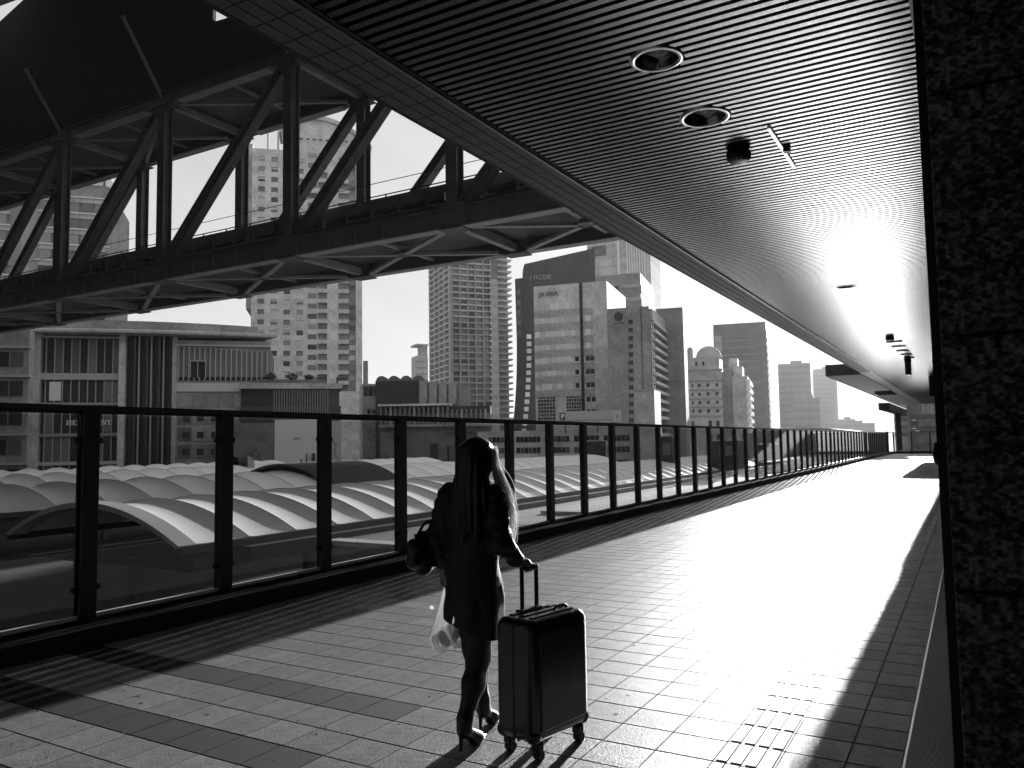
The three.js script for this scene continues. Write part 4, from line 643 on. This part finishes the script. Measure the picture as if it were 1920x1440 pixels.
  const lh = handG(lw, lp, [...lf, lt], 0, [-0.36, 0.79, -0.22], [-0.22, 1.0, -0.06]);
  const body = part('body', [bodyG, rh, lh], skin, g);
  // tights over the legs, then boots
  part('tights', nets((x, y, z) => Math.max(chain(x, y, z, legs, 0.04) - 0.004, y - 0.8, 0.2 - y), [-0.26, 0.18, -0.36], [0.14, 0.84, 0.06], 0.009), tights, body);
  const boot = (hx, hz, toe, ank, calf, nm) => { // heel point, toe end, ankle, calf top
    const f = (x, y, z) => { let d = chain(x, y, z, [[calf, ank, 0.058, 0.04], [ank, [hx, 0.105, hz - 0.01], 0.04, 0.034], [[hx, 0.105, hz - 0.012], [toe[0], 0.036, toe[1] + 0.075], 0.034, 0.034], [[toe[0], 0.034, toe[1] + 0.085], [toe[0], 0.02, toe[1]], 0.034, 0.014]], 0.035); d = Math.max(d, y - calf[1], 0.004 - y); return Math.min(d, Math.max(cap(x, y, z, [hx, 0.1, hz + 0.012], [hx, 0.0, hz + 0.022], 0.018, 0.0065), -y)); };
    return part(nm, nets(f, [hx - 0.09, -0.01, Math.min(toe[1], hz) - 0.05], [hx + 0.09, calf[1] + 0.02, Math.max(hz, calf[2]) + 0.08], 0.006), leather, body);
  };
  boot(-0.014, 0.06, [-0.008, -0.13], [-0.015, 0.16, 0.04], [-0.007, 0.345, -0.03], 'boot');
  boot(-0.125, -0.26, [-0.128, -0.44], [-0.125, 0.16, -0.262], [-0.13, 0.345, -0.222], 'boot');
  // coat: flared body with folds, sleeves, collar
  const tab = [[1.46, 0.07, 0.06, -0.04], [1.42, 0.125, 0.08, -0.055], [1.38, 0.185, 0.1, -0.06], [1.3, 0.195, 0.118, -0.06], [1.15, 0.176, 0.118, -0.06], [1.02, 0.168, 0.116, -0.06], [0.9, 0.182, 0.128, -0.058], [0.75, 0.19, 0.14, -0.056], [0.58, 0.196, 0.15, -0.052]];
  const coatF = (x, y, z) => {
    const [, hw, hd, cx] = lerpAt(tab, y), ax = (x - cx) / hw, az = (z + 0.1) / hd, k = Math.hypot(ax, az), an = Math.atan2(az, ax), w = Math.max(0, 1.12 - y);
    let d = (k - 1) * Math.min(hw, hd) + (0.012 * w) * Math.sin(an * 7 + y * 3) + 0.004 * Math.sin(an * 3 + y * 23);
    d = Math.max(d, y - 1.47, (0.655 - 0.3 * (x - cx)) - 0.02 - y);
    d = Math.max(d, -Math.max((k - 0.9) * Math.min(hw, hd), y - 0.8)); // open below
    let s = chain(x, y, z, [[[0.1, 1.375, -0.1], [0.168, 1.12, -0.075], 0.072, 0.06], [[0.168, 1.12, -0.075], [0.203, 1.02, -0.165], 0.06, 0.046], [[-0.225, 1.375, -0.1], [-0.305, 1.13, -0.07], 0.072, 0.06], [[-0.305, 1.13, -0.07], [-0.294, 0.985, -0.108], 0.06, 0.048]], 0.03) + 0.004 * Math.sin(y * 95 + x * 30) + 0.003 * Math.sin(z * 80 + y * 40);
    d = smin(d, s, 0.04);
    return smin(d, Math.max(cap(x, y, z, [-0.045, 1.42, -0.1], [-0.03, 1.49, -0.105], 0.085, 0.078), y - 1.485), 0.03);
  };
  part('coat', nets(coatF, [-0.42, 0.54, -0.3], [0.3, 1.52, 0.1], 0.0095), cloth, body);
  // hair: a cap running into a long fall over the back and right shoulder, with loose strands
  const hairF = (x, y, z) => {
    let d = ell(x, y, z, [-0.02, 1.592, -0.1], [0.106, 0.124, 0.12]) + 0.002 * Math.sin(Math.atan2(x + 0.02, z + 0.1) * 26); const t = Math.max(0, Math.min(1, (1.6 - y) / 0.45));
    const cx = -0.02 + 0.02 * t, cz = -0.055 + 0.05 * t, e = Math.max(0, Math.min(1, (y - 1.42) / 0.2)), q = 1 - 0.3 * e * e * (3 - 2 * e), hw = q * (0.108 + 0.022 * Math.sin(t * 3.1) - 0.03 * t * t), hd = q * (0.08 - 0.03 * t), k = Math.hypot((x - cx) / hw, (z - cz) / hd);
    let f = (k - 1) * hd + 0.005 * Math.sin(x * 160 + Math.sin(y * 9)) * (0.3 + t); f = Math.max(f, y - 1.64, 1.15 + 0.04 * Math.sin(x * 60) - y);
    d = smin(d, f, 0.06); return Math.max(d, -Math.max(ell(x, y, z, [-0.02, 1.57, -0.2], [0.062, 0.1, 0.08]), -(1.66 - y)));
  };
  const hair = part('hair', nets(hairF, [-0.19, 1.1, -0.25], [0.17, 1.74, 0.1], 0.0075), hairMat, body);
  const ribbon = (pts, w, a) => { // one flat lock of hair
    const c = new THREE.CatmullRomCurve3(pts), n = 12, P = [], I = [], sx = Math.cos(a) * w, sz = Math.sin(a) * w;
    for (let k = 0; k <= n; k++) { const q = c.getPoint(k / n), t = 1 - 0.7 * k / n; P.push(q.x - sx * t, q.y, q.z - sz * t, q.x + sx * t, q.y, q.z + sz * t); if (k) { const b = 2 * k; I.push(b - 2, b - 1, b, b - 1, b + 1, b); } }
    const g = new THREE.BufferGeometry(); g.setAttribute('position', new THREE.Float32BufferAttribute(P, 3)); g.setIndex(I); g.computeVertexNormals(); return g;
  };
  const r = rng(9), L = [];
  for (let i = 0; i < 520; i++) {
    const side = r() < 0.86 ? 1 : -1, a = side > 0 ? (-1.2 + 1.25 * r()) : (2.9 + 0.6 * r()), x0 = -0.02 + 0.116 * Math.cos(a), z0 = -0.095 + 0.118 * Math.sin(a), out = (side > 0 ? 1 : 0.35) * (0.1 + 1.4 * r() * r()), top = 1.66 - 0.12 * r(), len = 0.36 + 0.16 * r(), wv = (r() - 0.5) * 0.03, ph = r() * 6;
    const xt = side > 0 ? 0.085 + 0.1 * r() * r() + 0.03 * r() : x0 * 1.05, zt = side > 0 ? -0.215 + 0.06 * r() : z0, pts = [];
    for (let k = 0; k <= 6; k++) { const t = k / 6, e = Math.max(0, Math.min(1, (t - 0.08) / 0.6)), s = e * e * (3 - 2 * e); pts.push(V(x0 + (xt - x0) * s + 0.02 * out * Math.cos(a) * Math.sin(t * 3) + wv * Math.sin(t * 6 + ph), top - len * t, z0 + (zt - z0) * s + 0.5 * wv * Math.cos(t * 5 + ph))); }
    L.push(ribbon(pts, 0.0016 + 0.0022 * r(), r() * 3.14));
  }
  const st = part('loose_strands', L, strandMat, hair); st.userData.kind = 'stuff';
}
{ // handbag on the left forearm, shopping bag in the left hand
  const h = thing('handbag', 'soft black handbag hooked over the left forearm', 'bag', [-2.47, 0, -3.77], -5 * RAD);
  part('pouch', nets((x, y, z) => ell(x, y, z, [-0.37, 1.03, -0.03], [0.062, 0.125, 0.13]) + 0.006 * Math.sin(y * 60 + z * 30) + 0.005 * Math.sin(z * 70), [-0.46, 0.87, -0.2], [-0.28, 1.19, 0.14], 0.008), leather, h);
  part('strap', tube([V(-0.37, 1.12, -0.1), V(-0.345, 1.22, -0.08), V(-0.3, 1.21, -0.06), V(-0.32, 1.22, 0.0), V(-0.365, 1.12, 0.05)], 0.009, 24, 6), leather, h); part('buckle', bx(0.012, 0.03, 0.02, -0.365, 1.14, 0.05), mat.chrome, h);
  const s = thing('shopping_bag', 'pale thin plastic shopping bag with something dark in the bottom', 'bag', [-2.47, 0, -3.77], -5 * RAD);
  const film = new THREE.MeshPhysicalMaterial({ transmission: 0.6, roughness: 0.6, thickness: 0, side: THREE.DoubleSide }); film.color.setRGB(0.88, 0.88, 0.88);
  const NU = 40, NV = 26, P = [], I = [];
  for (let j = 0; j <= NV; j++) { const t = j / NV, y = 0.845 - 0.36 * t; for (let i = 0; i <= NU; i++) { const a = i / NU * 6.2832, w = 0.02 + 0.105 * Math.pow(Math.min(1, t * 1.25), 1.2) - 0.13 * Math.pow(Math.max(0, t - 0.78), 1.3), fold = 1 + 0.12 * Math.sin(a * 5 + t * 4) * (1 - t * 0.6) + 0.06 * Math.sin(a * 11 + t * 9); P.push(-0.275 + 0.02 * t + Math.cos(a) * w * 0.72 * fold, y + 0.006 * Math.sin(a * 3), -0.13 + Math.sin(a) * w * 1.12 * fold); } }
  for (let j = 0; j < NV; j++) for (let i = 0; i < NU; i++) { const a = j * (NU + 1) + i; I.push(a, a + 1, a + NU + 1, a + 1, a + NU + 2, a + NU + 1); }
  const bot = P.length / 3; P.push(-0.255, 0.478, -0.13); for (let i = 0; i < NU; i++) I.push(NV * (NU + 1) + i, NV * (NU + 1) + i + 1, bot);
  const bg = new THREE.BufferGeometry(); bg.setAttribute('position', new THREE.Float32BufferAttribute(P, 3)); bg.setIndex(I); bg.computeVertexNormals();
  part('bag_film', bg, film, s);
  part('handle', tube([V(-0.272, 0.84, -0.115), V(-0.282, 0.87, -0.12), V(-0.28, 0.852, -0.13), V(-0.272, 0.84, -0.145)], 0.006, 16, 5), film, s); part('loose_corner', bx(0.03, 0.02, 0.002, -0.335, 0.73, -0.14).rotateZ(0.1), film, s);
  part('contents', nets((x, y, z) => ell(x, y, z, [-0.258, 0.552, -0.13], [0.05, 0.062, 0.078]) + 0.006 * Math.sin(x * 80 + y * 50), [-0.33, 0.47, -0.23], [-0.19, 0.64, -0.03], 0.008), M(0.05, 0.5), s);
}
{ // suitcase: its wide side along local x
  const g = thing('suitcase', 'large glossy black hard shell suitcase standing on four wheels beside the person', 'suitcase', [-2.125, 0, -3.975], (90 - 12) * RAD);
  const shell = new THREE.MeshPhysicalMaterial({ roughness: 0.3, clearcoat: 0.6, clearcoatRoughness: 0.2 }); shell.color.setRGB(0.07, 0.07, 0.07); shell.map = tex(512, (u, v) => { const a = n128(u * 128, v * 128), b = n32(u * 32, v * 32), c = n8(u * 8, v * 8); return a + 0.5 * b + 0.6 * c > 1.55 ? 0.95 : 0.26 + 0.06 * b; }, true, 2, 2); shell.bumpMap = graniteBump; shell.bumpScale = 0.0008;
  const W = 0.5, H = 0.64, D = 0.285, y0 = 0.09;
  part('shell', new RoundedBoxGeometry(W, H, D, 5, 0.06).translate(0, y0 + H / 2, 0), shell, g);
  for (const s of [-1, 1]) part('raised_panel', new RoundedBoxGeometry(W - 0.11, H - 0.13, 0.02, 3, 0.009).translate(0, y0 + H / 2, s * (D / 2)), shell, g);
  for (let i = 0; i < 3; i++) part('top_rib', new RoundedBoxGeometry(W - 0.14, 0.012, 0.03, 2, 0.005).translate(0, y0 + H + 0.002, -0.07 + i * 0.07), shell, g);
  part('seam', [bx(W + 0.006, H - 0.06, 0.012, 0, y0 + H / 2, 0), bx(W - 0.06, H + 0.004, 0.012, 0, y0 + H / 2, 0)], M(0.05, 0.4, 0.5), g);
  part('side_handle', tube([V(W / 2, 0.5, 0.04), V(W / 2 + 0.02, 0.49, 0.04), V(W / 2 + 0.02, 0.36, 0.04), V(W / 2, 0.35, 0.04)], 0.009, 16, 6), mat.black, g);
  for (const yy of [0.3, 0.56]) part('latch', new RoundedBoxGeometry(0.012, 0.05, 0.045, 2, 0.004).translate(W / 2 + 0.003, yy, -0.01), mat.chrome, g);
  part('lock_plate', new RoundedBoxGeometry(0.06, 0.01, 0.04, 2, 0.003).translate(0.15, y0 + H + 0.004, -0.06), mat.chrome, g);
  const hx = -0.02, hz = -0.075;
  part('handle_base', new RoundedBoxGeometry(0.19, 0.02, 0.05, 2, 0.008).translate(hx, y0 + H + 0.008, hz), mat.black, g);
  for (const s of [-1, 1]) part('handle_tube', bx(0.02, 0.25, 0.014, hx + s * 0.062, y0 + H + 0.125, hz), mat.blackGloss, g);
  part('grip', new RoundedBoxGeometry(0.15, 0.024, 0.026, 3, 0.01).translate(hx, 0.968, hz), mat.black, g);
  part('top_handle', tube([V(0.05, y0 + H, 0.05), V(0.06, y0 + H + 0.02, 0.05), V(0.15, y0 + H + 0.02, 0.05), V(0.16, y0 + H, 0.05)], 0.009, 16, 6), mat.black, g);
  for (const sx of [-1, 1]) for (const sz of [-1, 1]) {
    const w = part('wheel', [new THREE.CylinderGeometry(0.026, 0.026, 0.02, 18).rotateX(Math.PI / 2).translate(sx * 0.175 + 0.008, 0.026, sz * 0.1 - 0.012), new THREE.CylinderGeometry(0.026, 0.026, 0.02, 18).rotateX(Math.PI / 2).translate(sx * 0.175 + 0.008, 0.026, sz * 0.1 + 0.012)], mat.black, g);
    part('caster', [new RoundedBoxGeometry(0.055, 0.05, 0.05, 2, 0.012).translate(sx * 0.175, 0.07, sz * 0.1), bx(0.03, 0.05, 0.005, sx * 0.175 + 0.006, 0.045, sz * 0.1)], mat.black, w);
    part('corner_guard', new THREE.SphereGeometry(0.045, 12, 8).translate(sx * (W / 2 - 0.042), y0 + 0.043, sz * (D / 2 - 0.042)), leather, g);
  }
}
{ // distant person half hidden by the pillar
  const g = thing('person', 'distant person in a dark coat standing half hidden by the granite pillar', 'person', [-0.78, 0, -29.6], 0.4);
  const f = (x, y, z) => { let d = chain(x, y, z, [[[-0.09, 0.88, 0], [-0.1, 0.48, 0.02], 0.085, 0.06], [[-0.1, 0.48, 0.02], [-0.1, 0.07, 0], 0.06, 0.045], [[0.09, 0.88, 0], [0.1, 0.48, -0.04], 0.085, 0.06], [[0.1, 0.48, -0.04], [0.1, 0.07, -0.08], 0.06, 0.045], [[-0.1, 0.05, 0.03], [-0.11, 0.04, -0.14], 0.045, 0.035], [[0.1, 0.05, -0.05], [0.11, 0.04, -0.22], 0.045, 0.035], [[-0.2, 1.38, 0], [-0.28, 1.1, 0.02], 0.06, 0.05], [[-0.28, 1.1, 0.02], [-0.26, 0.84, -0.05], 0.05, 0.04], [[0.2, 1.38, 0], [0.28, 1.1, 0.02], 0.06, 0.05], [[0.28, 1.1, 0.02], [0.26, 0.84, -0.05], 0.05, 0.04], [[0, 1.4, 0], [0, 1.52, 0], 0.06, 0.055]], 0.04); d = smin(d, ell(x, y, z, [0, 1.62, -0.01], [0.085, 0.12, 0.1]), 0.03); return smin(d, ell(x, y, z, [0, 1.15, 0], [0.19, 0.32, 0.12]), 0.06); };
  const b = part('body', nets(f, [-0.42, -0.01, -0.32], [0.42, 1.78, 0.2], 0.018), skin, g);
  part('coat', nets((x, y, z) => { const hw = 0.23 + 0.07 * Math.max(0, 1.2 - y), k = Math.hypot(x / hw, z / (hw * 0.68)); let d = Math.max((k - 1) * hw * 0.68, y - 1.42, 0.72 - y); return smin(d, chain(x, y, z, [[[-0.2, 1.38, 0], [-0.28, 1.1, 0.02], 0.085, 0.07], [[-0.28, 1.1, 0.02], [-0.265, 0.9, -0.04], 0.07, 0.06], [[0.2, 1.38, 0], [0.28, 1.1, 0.02], 0.085, 0.07], [[0.28, 1.1, 0.02], [0.265, 0.9, -0.04], 0.07, 0.06]], 0.03), 0.05); }, [-0.45, 0.68, -0.3], [0.45, 1.5, 0.3], 0.018), cloth, b);
  part('trousers', nets((x, y, z) => Math.max(f(x, y, z) - 0.02, y - 0.95), [-0.3, -0.02, -0.35], [0.3, 1.0, 0.2], 0.018), cloth, b); part('hair', new THREE.SphereGeometry(0.108, 16, 12).scale(0.9, 1.1, 1).translate(0, 1.65, 0.02), hairMat, b);
}


renderer.render(scene, camera);
